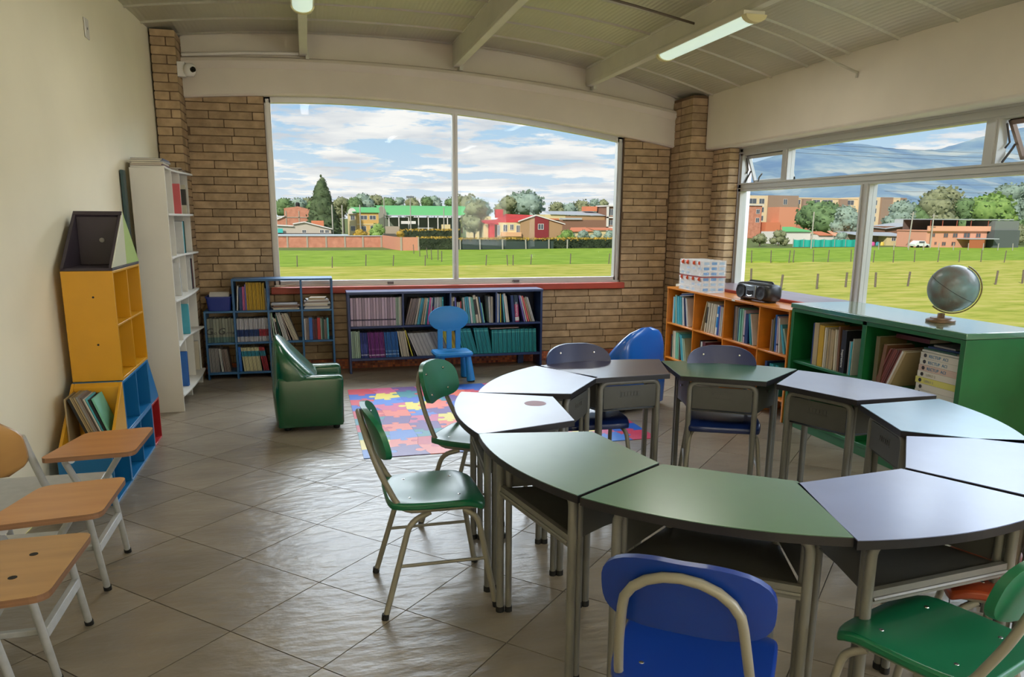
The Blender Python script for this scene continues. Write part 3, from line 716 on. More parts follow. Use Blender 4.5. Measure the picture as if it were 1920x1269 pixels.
# ------------------------------------------------------------------ children's vinyl armchairs
def armchair(label, x, y, rz, c, mn):
    m = mat(mn, c, .24, spec=.6, coat=.3, coat_r=.12, bump=.03, bscale=6)
    t = thing('vinyl_armchair', label, 'armchair', (x, y, 0), rz)
    # local +X is the way it faces
    b = MB().loft([(.0, 0, .195, .165, .035), (.0, 0, .20, .17, .05), (.0, 0, .20, .17, .24), (.01, 0, .19, .165, .27), (.01, 0, .15, .13, .28)], e=9); b.build('seat', m, t, smooth=50)
    for s in (-1, 1):
        a = MB().loft([(.0, s*.222, .215, .046, .035), (.0, s*.222, .222, .051, .055), (.0, s*.222, .224, .052, .20), (.002, s*.222, .226, .050, .36), (.002, s*.222, .220, .044, .382), (.002, s*.222, .20, .03, .392)], e=9)
        a.build('arm', m, t, smooth=50)
    n = 18; secs = []
    for k in range(n+1):
        q = k/n; z = .035+.62*q
        w = .272 if z < .36 else .272*max(0.0, 1-((z-.36)/.298)**3.2)**.45
        xb = -.245-.02*math.sin(PI*q); xf = -.10 if z < .30 else -.10+.17*min(1, (z-.30)/.06) if z < .36 else .07-.27*((z-.36)/.295)**.95
        if q > .95: xf -= .01; xb += .01
        secs.append(((xb+xf)/2, 0, max(.012, (xf-xb)/2), max(.03, w), z, 5-2.6*q))
    MB().loft(secs).build('backrest', m, t, smooth=60)
    f = MB()
    for (a, q) in ((-.17, -.2), (-.17, .2), (.17, -.2), (.17, .2)):
        MB().lathe([(.020, 0), (.024, .008), (.024, .036)], 12).build('foot', M_CAP, t, smooth=40, loc=(a, q, 0))
    return t
armchair('glossy green vinyl child armchair standing left of the puzzle mat', -.03, 5.705, 0, (2, 76, 44), 'green_vinyl')
armchair('glossy blue vinyl child armchair behind the dark purple desk', 2.42, 5.70, rad(118), (24, 92, 178), 'blue_vinyl')

# ------------------------------------------------------------------ little moulded chair
def child_chair():
    m = mat('sky_blue_plastic', (22, 124, 192), .4, spec=.5)
    t = thing('child_chair', 'small bright blue plastic child chair with oval back before the low bookcase', 'chair', (1.245, 6.95, 0), rad(3))
    MB().loft([(0, 0, .155, .125, .235), (0, 0, .172, .140, .245), (0, 0, .178, .146, .262), (0, 0, .170, .138, .278), (0, 0, .15, .12, .281)], e=8).build('seat', m, t, smooth=40)
    o = MB(); pr = []
    secs = [(0, 0, .178, .108, -.014), (0, 0, .188, .118, -.010), (0, 0, .188, .118, .010), (0, 0, .178, .108, .014)]
    o.loft(secs, e=2.1, n=36, M=Matrix.Translation((0, .125, .562)) @ Matrix.Rotation(rad(84), 4, 'X')); o.build('backrest', m, t, smooth=40)
    for x in (-.085, 0, .085): MB().box(x-.024, x+.024, .100, .122, .275, .47).build('back_bar', m, t, bevel=.004)
    for (a, b) in ((-.11, -.08), (.13, -.09), (-.11, .09), (.13, .09)):
        s = 1 if a > 0 else -1
        l = MB().tube([(a, b, .24), (a+s*.022, b*1.25, .012)], [.026, .040], 18).build('leg', m, t, smooth=50)
        MB().tube([(a+s*.022, b*1.25, 0), (a+s*.022, b*1.25, .012)], .034, 14).build('rubber_foot', M_CAP, l, smooth=50)
child_chair()

# ------------------------------------------------------------------ jigsaw play mat
def puzzle_mat():
    X0, X1, Y0, Y1 = .275, 2.275, 4.70, 6.73; N = 10
    sx, sy = (X1-X0)/N, (Y1-Y0)/N; rnd = random.Random(21)
    t = thing('puzzle_mat', 'multicoloured jigsaw puzzle play mat lying on the tiled floor', 'mat', (X0, Y0, 0))
    cols = [('yellow', (214, 196, 84)), ('red', (188, 52, 70)), ('coral', (216, 104, 84)), ('blue', (40, 88, 176)), ('teal', (48, 124, 136)), ('purple', (96, 68, 130)), ('rose', (190, 84, 120)), ('sky', (58, 112, 190))]
    ms = [mat('mat_'+n, c, .33, spec=.7, bump=.05, bscale=20) for n, c in cols]
    tab = [(0, 0), (.30, .02), (.40, .0), (.43, -.02), (.37, .10), (.36, .18), (.42, .25), (.5, .27), (.58, .25), (.64, .18), (.63, .10), (.57, -.02), (.60, .0), (.70, .02), (1, 0)]
    P = {}
    for i in range(N+1):
        for j in range(N+1):
            dx = 0 if i in (0, N) else rnd.uniform(-.18, .18); dy = 0 if j in (0, N) else rnd.uniform(-.16, .16)
            P[i, j] = Vector(((i+dx)*sx, (j+dy)*sy))
    E = {}
    def edge(a, b, border):
        k = (a, b)
        if k not in E:
            A, B = P[a], P[b]; d = B-A; n = Vector((-d.y, d.x))*rnd.choice((-1, 1))
            sh = rnd.uniform(-.08, .08)
            E[k] = [A, B] if border else [A+d*(q[0]+(sh if 0 < q[0] < 1 else 0))+n*q[1]*.95 for q in tab]
        return E[k]
    prev = {}
    for i in range(N):
        for j in range(N):
            b = edge((i, j), (i+1, j), j == 0); r = edge((i+1, j), (i+1, j+1), i == N-1)
            u = edge((i, j+1), (i+1, j+1), j == N-1); l = edge((i, j), (i, j+1), i == 0)
            poly = b[:-1]+r[:-1]+u[::-1][:-1]+l[::-1][:-1]
            c = sum(poly, Vector((0, 0)))/len(poly)
            poly = [((p-c)*.994) for p in poly]
            ch = [k for k in range(8) if k not in (prev.get((i-1, j)), prev.get((i, j-1)), prev.get((i-1, j-1)))]
            k = rnd.choice(ch); prev[i, j] = k
            MB().prism([(p.x, p.y) for p in poly], 0, .004).build('puzzle_piece', ms[k], t, loc=(c.x, c.y, .0005))
puzzle_mat()

# ------------------------------------------------------------------ furniture for books
class CS:
    """left-to-right frame of a bookcase as its reader sees it"""
    def __init__(s, x, y, a):
        s.o = Vector((x, y)); s.a = Vector(a); s.i = Vector((-a[1], a[0])); s.rz = math.atan2(a[1], a[0])
    def w(s, lx, ly, z): p = s.o+s.a*lx+s.i*ly; return (p.x, p.y, z)
def parts(t, m, lst, bevel=.002):
    for nm, (x0, x1, y0, y1, z0, z1) in lst: MB().box(x0, x1, y0, y1, z0, z1).build(nm, m, t, bevel=bevel)
M_NAVY = mat('navy_gloss_paint', (18, 44, 90), .32, spec=.7, var=.08, vscale=6)
M_TEALB = mat('steel_blue_paint', (36, 88, 130), .38, spec=.6, var=.1, vscale=6)
M_ORANGE = mat('orange_varnish', (206, 122, 34), .3, spec=.7, coat=.4, coat_r=.15, var=.12, vscale=4, stretch=(1, 1, 3))
M_GREENP = mat('green_gloss_paint', (22, 96, 50), .34, spec=.6, var=.12, vscale=5)
M_GREENT = mat('green_gloss_top', (70, 120, 92), .16, spec=.9, coat=.9, coat_r=.08, coat_ior=1.9)
M_WHITEW = mat('white_painted_board', (206, 202, 192), .5, var=.05, vscale=2)
low = CS(.335, 7.45, (1, 0)); LW = 1.935
t = thing('low_bookcase', 'low wide navy blue bookcase filled with books beneath the back window', 'bookcase', (*low.o, 0), low.rz)
parts(t, M_NAVY, [('side_panel', (0, .022, 0, .26, 0, .765)), ('side_panel', (LW-.022, LW, 0, .26, 0, .765)), ('top', (-.004, LW+.004, -.006, .262, .765, .789)),
    ('shelf', (.022, LW-.022, .004, .25, .437, .457)), ('shelf', (.022, LW-.022, .004, .25, .122, .145)), ('divider', (.518, .536, .006, .25, .457, .765)), ('divider', (.985, 1.003, .006, .25, .457, .765)),
    ('divider', (1.448, 1.466, .006, .25, .457, .765)), ('leg', (LW-.20, LW-.14, .20, .26, 0, .122))])
parts(t, mat('shaded_back_board', (12, 20, 38), .6), [('back_panel', (.022, LW-.022, .25, .26, .122, .765))])  # near-black back panel: the shade inside the bays is put into its colour
tall = CS(-.95, 7.45, (1, 0))
t = thing('cube_bookcase', 'steel blue open bookcase of cubes, taller on the right, left of the back window', 'bookcase', (*tall.o, 0), tall.rz)
parts(t, M_TEALB, [('side_panel', (0, .016, 0, .26, 0, .635)), ('upright', (.255, .273, 0, .26, 0, .925)), ('upright', (.556, .574, 0, .26, 0, .907)), ('upright', (.857, .875, 0, .26, 0, .907)), ('side_panel', (1.137, 1.155, 0, .26, 0, .925)),
    ('top', (.273, 1.137, -.004, .262, .905, .925)), ('shelf', (.016, .255, .003, .258, .618, .636)), ('shelf', (.016, .255, .003, .258, .325, .343)), ('shelf', (.016, .255, .003, .258, .045, .065))] +
    [('shelf', (a, b, .003, .258, z, z+.018)) for a, b in ((.273, .556), (.574, .857), (.875, 1.137)) for z in (.618, .325)] + [('shelf', (a, b, .003, .258, .045, .063)) for a, b in ((.273, .556), (.574, .857))])
wh = CS(-.985, 6.24, (0, 1)); WL = 1.15
t = thing('wavy_bookcase', 'tall white bookcase with wavy shelf fronts against the left wall', 'bookcase', (*wh.o, 0), wh.rz)
parts(t, M_WHITEW, [('side_panel', (0, .016, .0, .235, 0, 1.825)), ('side_panel', (WL-.036, WL-.02, .0, .212, 0, 1.825))])
WZ = (1.825, 1.485, 1.165, .845, .500, .115)
for k, z in enumerate(WZ):
    f = lambda x: (-.03*math.sin(PI*x/WL*1.0) if k % 2 else .022*math.sin(PI*x/WL*1.3)) - .024*max(0, x/WL-.55)*2
    n = 18; poly = [(.017+(WL-.02)*i/n, f(WL*i/n)-.004) for i in range(n+1)]+[(WL-.003, .212), (.017, .23)]
    MB().prism(poly, z, z+.016).build('shelf', M_WHITEW, t, bevel=.002)
for k in range(5):
    for q in ((.37, .77), (.32, .81), (.43, .75), (.30, .72), (.40, .81))[k]:
        MB().box(q, q+.012, .012, .205, WZ[k+1]+.016, WZ[k]).build('divider', M_WHITEW, t)
parts(t, M_WHITEW, [('back_panel', (.017, WL-.036, .200, .208, .115, 1.825)), ('support', (.58, .62, .02, .10, 0, .115))])
tag(MB().box(-1.258, -1.236, 6.12, 6.20, 0, 1.80).build('framed_board', mat('dark_teal_frame', (44, 70, 72), .4), bevel=.004), 'narrow dark framed board standing between the left wall and the white bookcase', 'board')

# pencil-tower bookcase
tw = CS(-1.03, 4.20, (0, 1)); D = .255
t = thing('tower_bookcase', 'rocket-shaped yellow, blue and red bookcase with a dark pitched roof box by the left wall', 'bookcase', (*tw.o, 0), tw.rz)
Y_ = mat('yellow_lacquer', (206, 148, 16), .36, spec=.6, var=.04); B_ = mat('blue_lacquer', (10, 104, 160), .36, spec=.6, var=.04); R_ = mat('red_lacquer', (160, 28, 34), .36, spec=.6)
PU = mat('aubergine_lacquer', (54, 45, 55), .45, var=.06); GW = mat('grey_white_lacquer', (206, 208, 190), .3, spec=.8); LG = mat('lime_lacquer', (166, 196, 118), .3, spec=.8)
def pz(name, poly, y0, y1, m, bevel=.002):
    n = len(poly)
    a = sum(poly[i][0]*poly[(i+1) % n][1]-poly[(i+1) % n][0]*poly[i][1] for i in range(n))
    if a < 0: poly = poly[::-1]
    vs = [(p[0], y0, p[1]) for p in poly]+[(p[0], y1, p[1]) for p in poly]
    fs = [tuple(range(n)), tuple(range(n, 2*n))[::-1]]+[(i, n+i, n+(i+1) % n, (i+1) % n) for i in range(n)]
    return MB().add(vs, fs).build(name, m, t, bevel=bevel)
w_ = .014
def cub(x0, x1, z0, z1, divs, m, back=True):
    lst = [('side_panel', (x0, x0+w_, 0, D, z0, z1)), ('side_panel', (x1-w_, x1, 0, D, z0, z1)), ('shelf', (x0+w_, x1-w_, 0, D, z0, z0+w_)), ('shelf', (x0+w_, x1-w_, 0, D, z1-w_, z1))]
    if back: lst.append(('back_panel', (x0+w_, x1-w_, D-.008, D, z0+w_, z1-w_)))
    for d in divs: lst.append(('divider', (d, d+.010, .002, D-.008, z0+w_, z1-w_)))
    parts(t, m, lst)
cub(0, .375, 0, .285, [], B_); cub(.377, 1.08, 0, .285, [.73], B_); cub(1.082, 1.33, 0, .285, [], R_)
cub(.377, 1.08, .287, .585, [.73], B_)
pz('wedge_panel', [(1.082, .585), (1.082, .287), (1.33, .287)], .0, D, B_)
for y0, y1 in ((0, .016), (D-.016, D)): pz('bin_cheek', [(0.0, .287), (.372, .287), (.372, .585)], y0, y1, Y_)
pz('bin_floor', [(0.0, .286), (.372, .286), (.372, .296), (.012, .296)], .016, D-.016, Y_)
pz('bin_back', [(.345, .296), (.372, .296), (.372, .585), (.345, .564)], .016, D-.016, Y_)
cub(.40, 1.10, .587, 1.19, [.75], Y_)
parts(t, Y_, [('shelf', (.414, 1.086, .002, D-.008, .884, .896))])
ax = .77
pz('roof_floor', [(.40, 1.191), (1.10, 1.191), (1.10, 1.205), (.415, 1.205)], 0, D, PU)
pz('roof_slope', [(1.10, 1.205), (ax, 1.508), (ax-.016, 1.49), (1.075, 1.205)], 0, D, PU)
for y0, y1 in ((0.004, .018), (D-.016, D)): pz('roof_cheek', [(.404, 1.205), (ax-.02, 1.205), (ax-.02, 1.49), (ax-.008, 1.498)], y0, y1, PU)
pz('roof_ridge', [(ax-.024, 1.488), (ax, 1.508), (ax+.01, 1.498), (ax-.01, 1.472)], 0, D, PU)
pz('gable_half', [(.402, 1.207), (ax-.02, 1.207), (ax-.004, 1.50)], -.003, .004, GW); pz('gable_half', [(ax-.018, 1.207), (1.096, 1.207), (ax-.002, 1.504)], -.003, .018, LG)
pz('roof_back', [(ax-.02, 1.205), (ax-.008, 1.205), (ax-.008, 1.48), (ax-.02, 1.475)], .018, D-.016, PU)
MB().lathe([(.013, 0), (.013, .008), (.010, .011), (.001, .012)], 14).build('knob', mat('grey_knob', (150, 150, 150), .4), t, smooth=40, loc=(ax-.02, D*.45, 1.345), rot=(0, -rad(90), 0))
for zz in (.79, 1.05): MB().tube([(.3975, D*.42, zz), (.401, D*.42, zz)], .006, 8).build('screw_hole', M_CAP, t)

org = CS(3.36, 6.87, (0, -1)); OW = 2.0
t = thing('orange_bookcase', 'low orange varnished wooden bookcase under the right window, radio on top', 'bookcase', (*org.o, 0), org.rz)
parts(t, M_ORANGE, [('side_panel', (0, .014, 0, .255, 0, .828)), ('side_panel', (OW-.016, OW, 0, .255, 0, .828)), ('top', (-.004, OW, -.006, .258, .828, .845))] +
    [('shelf', (a, b, .003, .245, z, z+.014)) for a, b in ((.014, .535), (.549, 1.065), (1.079, 1.595), (1.609, OW-.016)) for z in (.488, .150)] +
    [('divider', (q, q+.014, .002, .25, 0, .828)) for q in (.535, 1.065, 1.595)] + [('back_panel', (.014, OW-.016, .245, .255, .15, .828))])
tag(MB().box(0, .05, 0, .001, 0, .016).build('paper_label', mat('label_paper', (210, 206, 196), .7), loc=org.w(1.20, -.0075, .829), rot=(0, 0, org.rz)), 'tiny white paper label stuck on the front edge of the orange bookcase', 'label')
grn = CS(3.36, 4.85, (0, -1)); GW_ = 1.55
t = thing('green_cabinet', 'long dark green open cabinet below the right window carrying the globe', 'cabinet', (*grn.o, 0), grn.rz)
parts(t, M_GREENP, [('side_panel', (0, .03, 0, .50, 0, .862)), ('side_panel', (GW_-.035, GW_, 0, .50, 0, .862)), ('divider', (.745, .785, 0, .49, .085, .862)), ('top_rail', (.03, GW_-.035, 0, .03, .838, .862)),
    ('shelf', (.03, .745, .02, .49, .470, .490)), ('shelf', (.785, GW_-.035, .02, .49, .470, .490)), ('bottom_board', (.03, GW_-.035, .0, .49, .062, .085)), ('base_rail', (.03, GW_-.035, .012, .035, 0, .062)), ('back_panel', (.03, GW_-.035, .49, .50, .085, .862))])
MB().box(-.006, GW_+.006, -.008, .515, .864, .898).build('top', M_GREENT, t, bevel=.004)

# ------------------------------------------------------------------ books
PAGE = mat('page_block', (206, 198, 178), .8)
COL = dict(lilac=((176, 156, 170), [(.19, .24, (60, 50, 70))]), palegreen=((150, 172, 150), None), navy=((38, 52, 120), [(.10, .14, (200, 200, 220)), (.2, .55, (60, 74, 150))]), purple=((110, 38, 116), [(.08, .12, (210, 190, 215)), (.3, .34, (150, 90, 155))]), royal=((30, 92, 158), [(.10, .13, (190, 210, 230)), (.22, .26, (120, 160, 205))]),
    cream=((196, 186, 164), None), yellow=((200, 184, 60), None), white=((196, 194, 188), None), grey=((140, 136, 134), None), taupe=((132, 116, 108), None), teal=((34, 140, 142), [(.86, .9, (100, 190, 185))]), aqua=((70, 160, 175), None), mint=((120, 188, 164), None),
    pink=((196, 92, 140), None), magenta=((150, 44, 92), [(.66, 1.0, (24, 50, 70)), (.04, .18, (200, 198, 190))]), red=((168, 46, 44), None), coral=((204, 92, 92), None), blue=((34, 96, 170), None), dblue=((24, 48, 96), None), black=((30, 30, 34), None), dgreen=((30, 70, 56), None),
    brown=((110, 76, 52), None), rust=((112, 58, 48), None), tan=((166, 146, 110), None), olive=((96, 88, 56), None), gold=((184, 146, 30), None), violet=((104, 96, 160), None), maroon=((84, 32, 44), None), collection=((176, 174, 178), [(.22, .52, (22, 50, 104))]), collectionred=((176, 174, 178), [(.22, .52, (150, 34, 52))]),
    bluecream=((200, 192, 150), [(.62, .84, (40, 130, 150))]), redblue=((150, 36, 48), [(.62, .84, (40, 130, 150)), (.86, 1.0, (180, 60, 60))]), figure=((196, 186, 160), [(.3, .85, (60, 56, 50))]), script=((126, 128, 112), [(.0, .22, (70, 100, 96))]), bluewhite=((206, 204, 198), [(.25, .6, (30, 120, 180)), (.7, .95, (30, 120, 180))]))
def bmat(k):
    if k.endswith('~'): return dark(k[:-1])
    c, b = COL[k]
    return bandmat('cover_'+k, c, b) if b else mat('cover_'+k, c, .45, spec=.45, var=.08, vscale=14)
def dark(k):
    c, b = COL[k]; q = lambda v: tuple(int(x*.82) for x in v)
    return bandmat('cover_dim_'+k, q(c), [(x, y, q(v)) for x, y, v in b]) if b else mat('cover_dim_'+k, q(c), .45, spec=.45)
ORD = ['leftmost', 'second', 'third', 'fourth', 'fifth', 'sixth', 'seventh', 'eighth', 'ninth', 'tenth', 'eleventh', 'twelfth', 'thirteenth', 'fourteenth', 'fifteenth', 'sixteenth', 'seventeenth', 'eighteenth', 'nineteenth', 'twentieth']
_bm = {}
NB = 0
def book(cs, lx, ly, z, tk, h, d, key, lean, label, group=None, cat='book', right=None):
    global NB; NB += 1
    right = lean > 0 if right is None else right
    k = (round(tk, 4), round(h, 3), round(d, 3), key, right)
    if k not in _bm:
        x0, x1 = (-tk, 0) if right else (0, tk); c = min(.0022, tk*.18); m = MB()
        g = min(.0011, tk*.09); m.box(x0+g, x1-g, 0, c, 0, h, 0); m.box(x0+g, x0+c, c, d, 0, h, 0); m.box(x1-c, x1-g, c, d, 0, h, 0); m.box(x0+c, x1-c, c, d-.003, .003, h-.003, 1)
        _bm[k] = m.mesh('book', [bmat(key), PAGE])
    o = bpy.data.objects.new('book', _bm[k]); C.objects.link(o)
    o.matrix_world = Matrix.Translation(cs.w(lx, ly, z)) @ Matrix.Rotation(cs.rz, 4, 'Z') @ Matrix.Rotation(rad(lean), 4, 'Y')
    return tag(o, label, cat, group)
def fill(cs, x, z, bay, runs, ly=.03, seed=0):
    """runs: (n, thickness, height, depth, cover, lean, wording or None); number = gap"""
    rnd = random.Random(hash(bay) % 1 + seed); idx = 0
    objs = []; pl = None; ph_ = 0
    for r in runs:
        if isinstance(r, (int, float)): x += r; pl = None if r > .02 else pl; continue
        n, tk, h, d, key, lean, words = r
        step = tk/math.cos(rad(lean))+.0008
        if pl is not None: x += max(0, min(h, ph_)*(math.sin(rad(pl))-math.sin(rad(lean))))
        pl, ph_ = lean, h
        if n >= 4 and tk <= .0145 and cs in (low, tall) :
            # a tight run of thin volumes: joined, their single spines stay geometry
            row = MB(); M0 = Matrix.Rotation(rad(lean), 4, 'Y')
            for q in range(n):
                hh = h*(1+rnd.uniform(-.008, .008)); yo = ly+rnd.uniform(0, .006); px = (x+step if lean > 0 else x); X0, X1 = (-tk, 0) if lean > 0 else (0, tk); c = min(.0022, tk*.18)
                M1 = Matrix.Translation((px, yo, z+.0005)) @ M0
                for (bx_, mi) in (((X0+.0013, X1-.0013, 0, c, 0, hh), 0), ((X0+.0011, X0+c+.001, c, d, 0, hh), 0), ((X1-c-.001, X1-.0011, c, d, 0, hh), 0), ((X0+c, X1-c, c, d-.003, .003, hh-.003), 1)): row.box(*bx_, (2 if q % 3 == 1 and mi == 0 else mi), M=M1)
                x += step
            o = row.build('book_row', [bmat(key), PAGE, dark(key)]); o.matrix_world = Matrix.Translation(cs.w(0, 0, 0)) @ Matrix.Rotation(cs.rz, 4, 'Z')
            tag(o, f'close run of {words}s in {bay}', 'books', None, 'stuff'); idx += n; continue
        for q in range(n):
            hh = h*(1 if n == 1 else 1+rnd.uniform(-.006, .006)); hh = round(hh/ .004)*.004 if n > 1 else h
            yo = ly+rnd.uniform(0, .006)
            lab = f'{words} in {bay}' if n > 1 else f'{words}, {ORD[min(idx, 19)]} in {bay}' if idx == 0 else f'{words}, {ORD[min(idx, 19)]} from left in {bay}'
            px = x+step if lean > 0 else x
            if len(lab.split()) > 16: lab = lab.replace(' in the ', ', ').replace(' of the ', ', ').replace('from left', 'from left')
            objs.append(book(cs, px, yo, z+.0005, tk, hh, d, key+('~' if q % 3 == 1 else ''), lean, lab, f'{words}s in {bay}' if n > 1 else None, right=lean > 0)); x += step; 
            idx += 1 if n == 1 else 0
        if n > 1: idx += n
    print('FILL %.3f %s' % (x, bay)); return objs
def flat(cs, lx, ly, z, w, d, tk, key, rz, label, group=None, cat='book'):
    """a book lying flat"""
    global NB; NB += 1
    m = MB(); c = min(.002, tk*.2)
    m.box(-w/2, w/2, 0, d, 0, c, 0); m.box(-w/2, w/2, 0, d, tk-c, tk, 0); m.box(-w/2, w/2, 0, .002, c, tk-c, 0); m.box(-w/2+.003, w/2-.003, .002, d-.003, c, tk-c, 1)
    o = m.build('book', [bmat(key), PAGE]); o.location = cs.w(lx, ly, z); o.rotation_euler = (0, 0, cs.rz+rad(rz))
    return tag(o, label, cat, group)

Z2, Z1 = .457, .145
b1 = 'the upper left bay of the navy bookcase'
fill(low, .027, Z2, b1, [(16, .0262, .272, .19, 'lilac', 0, 'pale lilac volume with dark mark'), (3, .010, .272, .18, 'palegreen', 0, 'thin pale green booklet'), (2, .012, .274, .18, 'white', 0, 'thin white booklet')], seed=1)
b2 = 'the second upper bay of the navy bookcase'
fill(low, .538, Z2, b2, [.006, (6, .0125, .262, .18, 'taupe', 14, 'leaning taupe magazine'), (2, .010, .264, .18, 'cream', 12, 'leaning cream booklet'), (2, .014, .262, .18, 'aqua', 11, 'leaning aqua book'), (1, .02, .262, .18, 'tan', 10, 'tan book'), (1, .014, .26, .18, 'cream', 9, 'cream book'), (1, .012, .262, .18, 'teal', 8, 'teal book'),
    (1, .018, .264, .18, 'pink', 7, 'pink book'), (1, .012, .262, .18, 'white', 6, 'white book'), (1, .016, .264, .18, 'magenta', 4, 'magenta book'), (5, .010, .264, .18, 'white', 2, 'thin white booklet'), (2, .009, .264, .18, 'palegreen', 1, 'thin pale green booklet'), (1, .014, .266, .18, 'teal', 0, 'teal book')], seed=2)
b3 = 'the third upper bay of the navy bookcase'
fill(low, 1.006, Z2, b3, [(1, .016, .26, .18, 'tan', 0, 'tan book'), (1, .014, .262, .18, 'figure', 0, 'black and cream book'), (1, .014, .258, .18, 'violet', -2, 'violet book'), (3, .010, .21, .16, 'cream', 0, 'short cream booklet'), (1, .012, .22, .18, 'red', 0, 'short red book'), (1, .012, .25, .18, 'dgreen', -2, 'dark green book'), (2, .009, .255, .18, 'white', -4, 'white booklet'),
    (3, .012, .262, .18, 'aqua', -5, 'aqua book'), (1, .02, .262, .18, 'white', -6, 'white book'), (2, .012, .258, .18, 'mint', -7, 'mint book'), (1, .026, .278, .18, 'figure', -8, 'thick cream book with black figures'), (1, .018, .264, .18, 'cream', -9, 'cream book'), (1, .012, .262, .18, 'dgreen', -9, 'dark green book'), (1, .010, .262, .18, 'blue', -9, 'blue book'), (1, .012, .20, .18, 'mint', -9, 'short mint book'), .045,
    (2, .009, .258, .18, 'white', -3, 'thin white booklet'), (2, .009, .26, .18, 'cream', -1, 'thin cream booklet')], seed=3)
b4 = 'the upper right bay of the navy bookcase'
oo = fill(low, 1.470, Z2, b4, [(1, .016, .29, .18, 'white', 0, 'tall white book'), (1, .009, .286, .18, 'blue', 0, 'blue book'), (1, .010, .288, .18, 'yellow', -1, 'yellow book'), (1, .008, .28, .18, 'black', -2, 'black booklet'), (1, .013, .28, .18, 'aqua', -5, 'bright blue book'), (1, .022, .29, .18, 'white', -7, 'white book'), (1, .012, .265, .18, 'cream', -7, 'cream book'), .030,
    (1, .030, .268, .18, 'dblue', -5, 'thick dark blue book'), (1, .040, .270, .18, 'magenta', -4, 'thick magenta book'), .006, (1, .016, .272, .18, 'violet', -13, 'violet book'), (1, .012, .272, .18, 'white', -14, 'white book'), (1, .018, .268, .18, 'coral', -15, 'coral red book'), (2, .009, .255, .18, 'tan', -16, 'thin tan booklet'), (3, .008, .258, .18, 'white', -17, 'thin white booklet')], seed=4)
b5 = 'the lower row of the navy bookcase'
fill(low, .026, Z1, b5, [(5, .0165, .262, .18, 'palegreen', -1, 'pale green volume'), (5, .0135, .248, .18, 'navy', -2, 'navy blue volume'), (11, .0135, .248, .18, 'purple', -3, 'purple volume'), (9, .0135, .248, .18, 'royal', -4, 'royal blue volume'), (6, .012, .255, .18, 'cream', -9, 'leaning cream booklet'), (1, .010, .27, .18, 'yellow', -15, 'leaning yellow booklet'), (1, .009, .26, .18, 'black', -18, 'leaning black booklet'),
    (17, .0105, .245, .18, 'white', -22, 'leaning white booklet'), (11, .010, .252, .18, 'grey', -22, 'leaning grey booklet'), (6, .0105, .262, .18, 'yellow', -22, 'leaning yellow magazine'), (5, .0105, .262, .18, 'gold', -22, 'leaning gold magazine'), (11, .012, .268, .18, 'teal', -16, 'strongly leaning teal volume'), (11, .0125, .262, .18, 'teal', -10, 'leaning teal volume'), (31, .0142, .238, .18, 'teal', -2, 'upright teal volume')], seed=5)
flat(low, 1.55, .04, .393, .30, .14, .010, 'taupe', 3, 'dark papers lying flat on the teal volumes in the navy bookcase', cat='papers')

c1 = 'the upper left cube of the steel blue bookcase'
fill(tall, .277, .636, c1, [.008, (1, .012, .225, .17, 'white', 4, 'white book'), (1, .030, .212, .17, 'dblue', 1, 'dark blue book with script'), (2, .010, .218, .17, 'pink', 1, 'thin pink booklet'), (1, .012, .238, .17, 'violet', 0, 'violet booklet'), (12, .0105, .254, .17, 'gold', 0, 'golden yellow magazine'), (2, .011, .25, .17, 'gold', 1, 'slightly apart golden magazine'), (2, .011, .20, .17, 'grey', 0, 'grey booklet')], seed=6)
c2 = 'the middle left cube of the steel blue bookcase'
fill(tall, .276, .343, c2, [(14, .0132, .215, .17, 'collection', 0, 'white volume with blue band'), (7, .0132, .218, .17, 'collectionred', 0, 'white volume with red band')], seed=7)
c3 = 'the lower left cube of the steel blue bookcase'
fill(tall, .277, .063, c3, [(1, .024, .232, .17, 'blue', -1, 'bright blue book'), (14, .0105, .225, .17, 'bluecream', -5, 'cream booklet with teal band'), (4, .0115, .225, .17, 'redblue', -9, 'red booklet with teal band')], seed=8)
c4 = 'the centre cube of the steel blue bookcase'
fill(tall, .578, .343, c4, [(1, .012, .262, .17, 'grey', -2, 'grey book'), (1, .012, .262, .17, 'palegreen', -4, 'pale green book'), (1, .010, .22, .17, 'white', -8, 'white booklet'), (1, .014, .212, .17, 'figure', -10, 'black and white book'), (1, .012, .25, .17, 'dgreen', -11, 'dark green book'), (4, .0095, .272, .17, 'white', -14, 'leaning white booklet'), (1, .012, .25, .17, 'taupe', -16, 'taupe book'), (5, .0095, .272, .17, 'cream', -20, 'leaning cream booklet')], seed=9)
c5 = 'the middle right cube of the steel blue bookcase'
fill(tall, .879, .343, c5, [(1, .014, .20, .17, 'white', 0, 'white book'), (2, .014, .205, .17, 'taupe', 0, 'taupe book'), (1, .032, .208, .17, 'blue', 0, 'blue book'), (2, .020, .19, .17, 'maroon', 0, 'dark maroon book'), (1, .030, .207, .17, 'red', 0, 'bright red book'), (1, .012, .2, .17, 'palegreen', 0, 'pale green book'), (1, .020, .198, .17, 'dgreen', 0, 'dark green book'), (2, .012, .19, .17, 'taupe', 0, 'narrow taupe book'), (1, .018, .205, .17, 'aqua', 0, 'bright blue and white book')], seed=10)
c6 = 'the lower far left cube of the steel blue bookcase'
fill(tall, .02, .065, c6, [(8, .010, .225, .17, 'grey', -1, 'grey magazine'), (2, .010, .22, .17, 'white', -4, 'white magazine'), (5, .010, .215, .17, 'taupe', -6, 'dim taupe magazine')], seed=11)
c7 = 'the bottom centre cube of the steel blue bookcase'
fill(tall, .578, .063, c7, [(2, .012, .23, .17, 'pink', 0, 'pink booklet'), (5, .012, .225, .17, 'dblue', 0, 'dark blue booklet')], seed=12)
c8 = 'the middle far left cube of the steel blue bookcase'
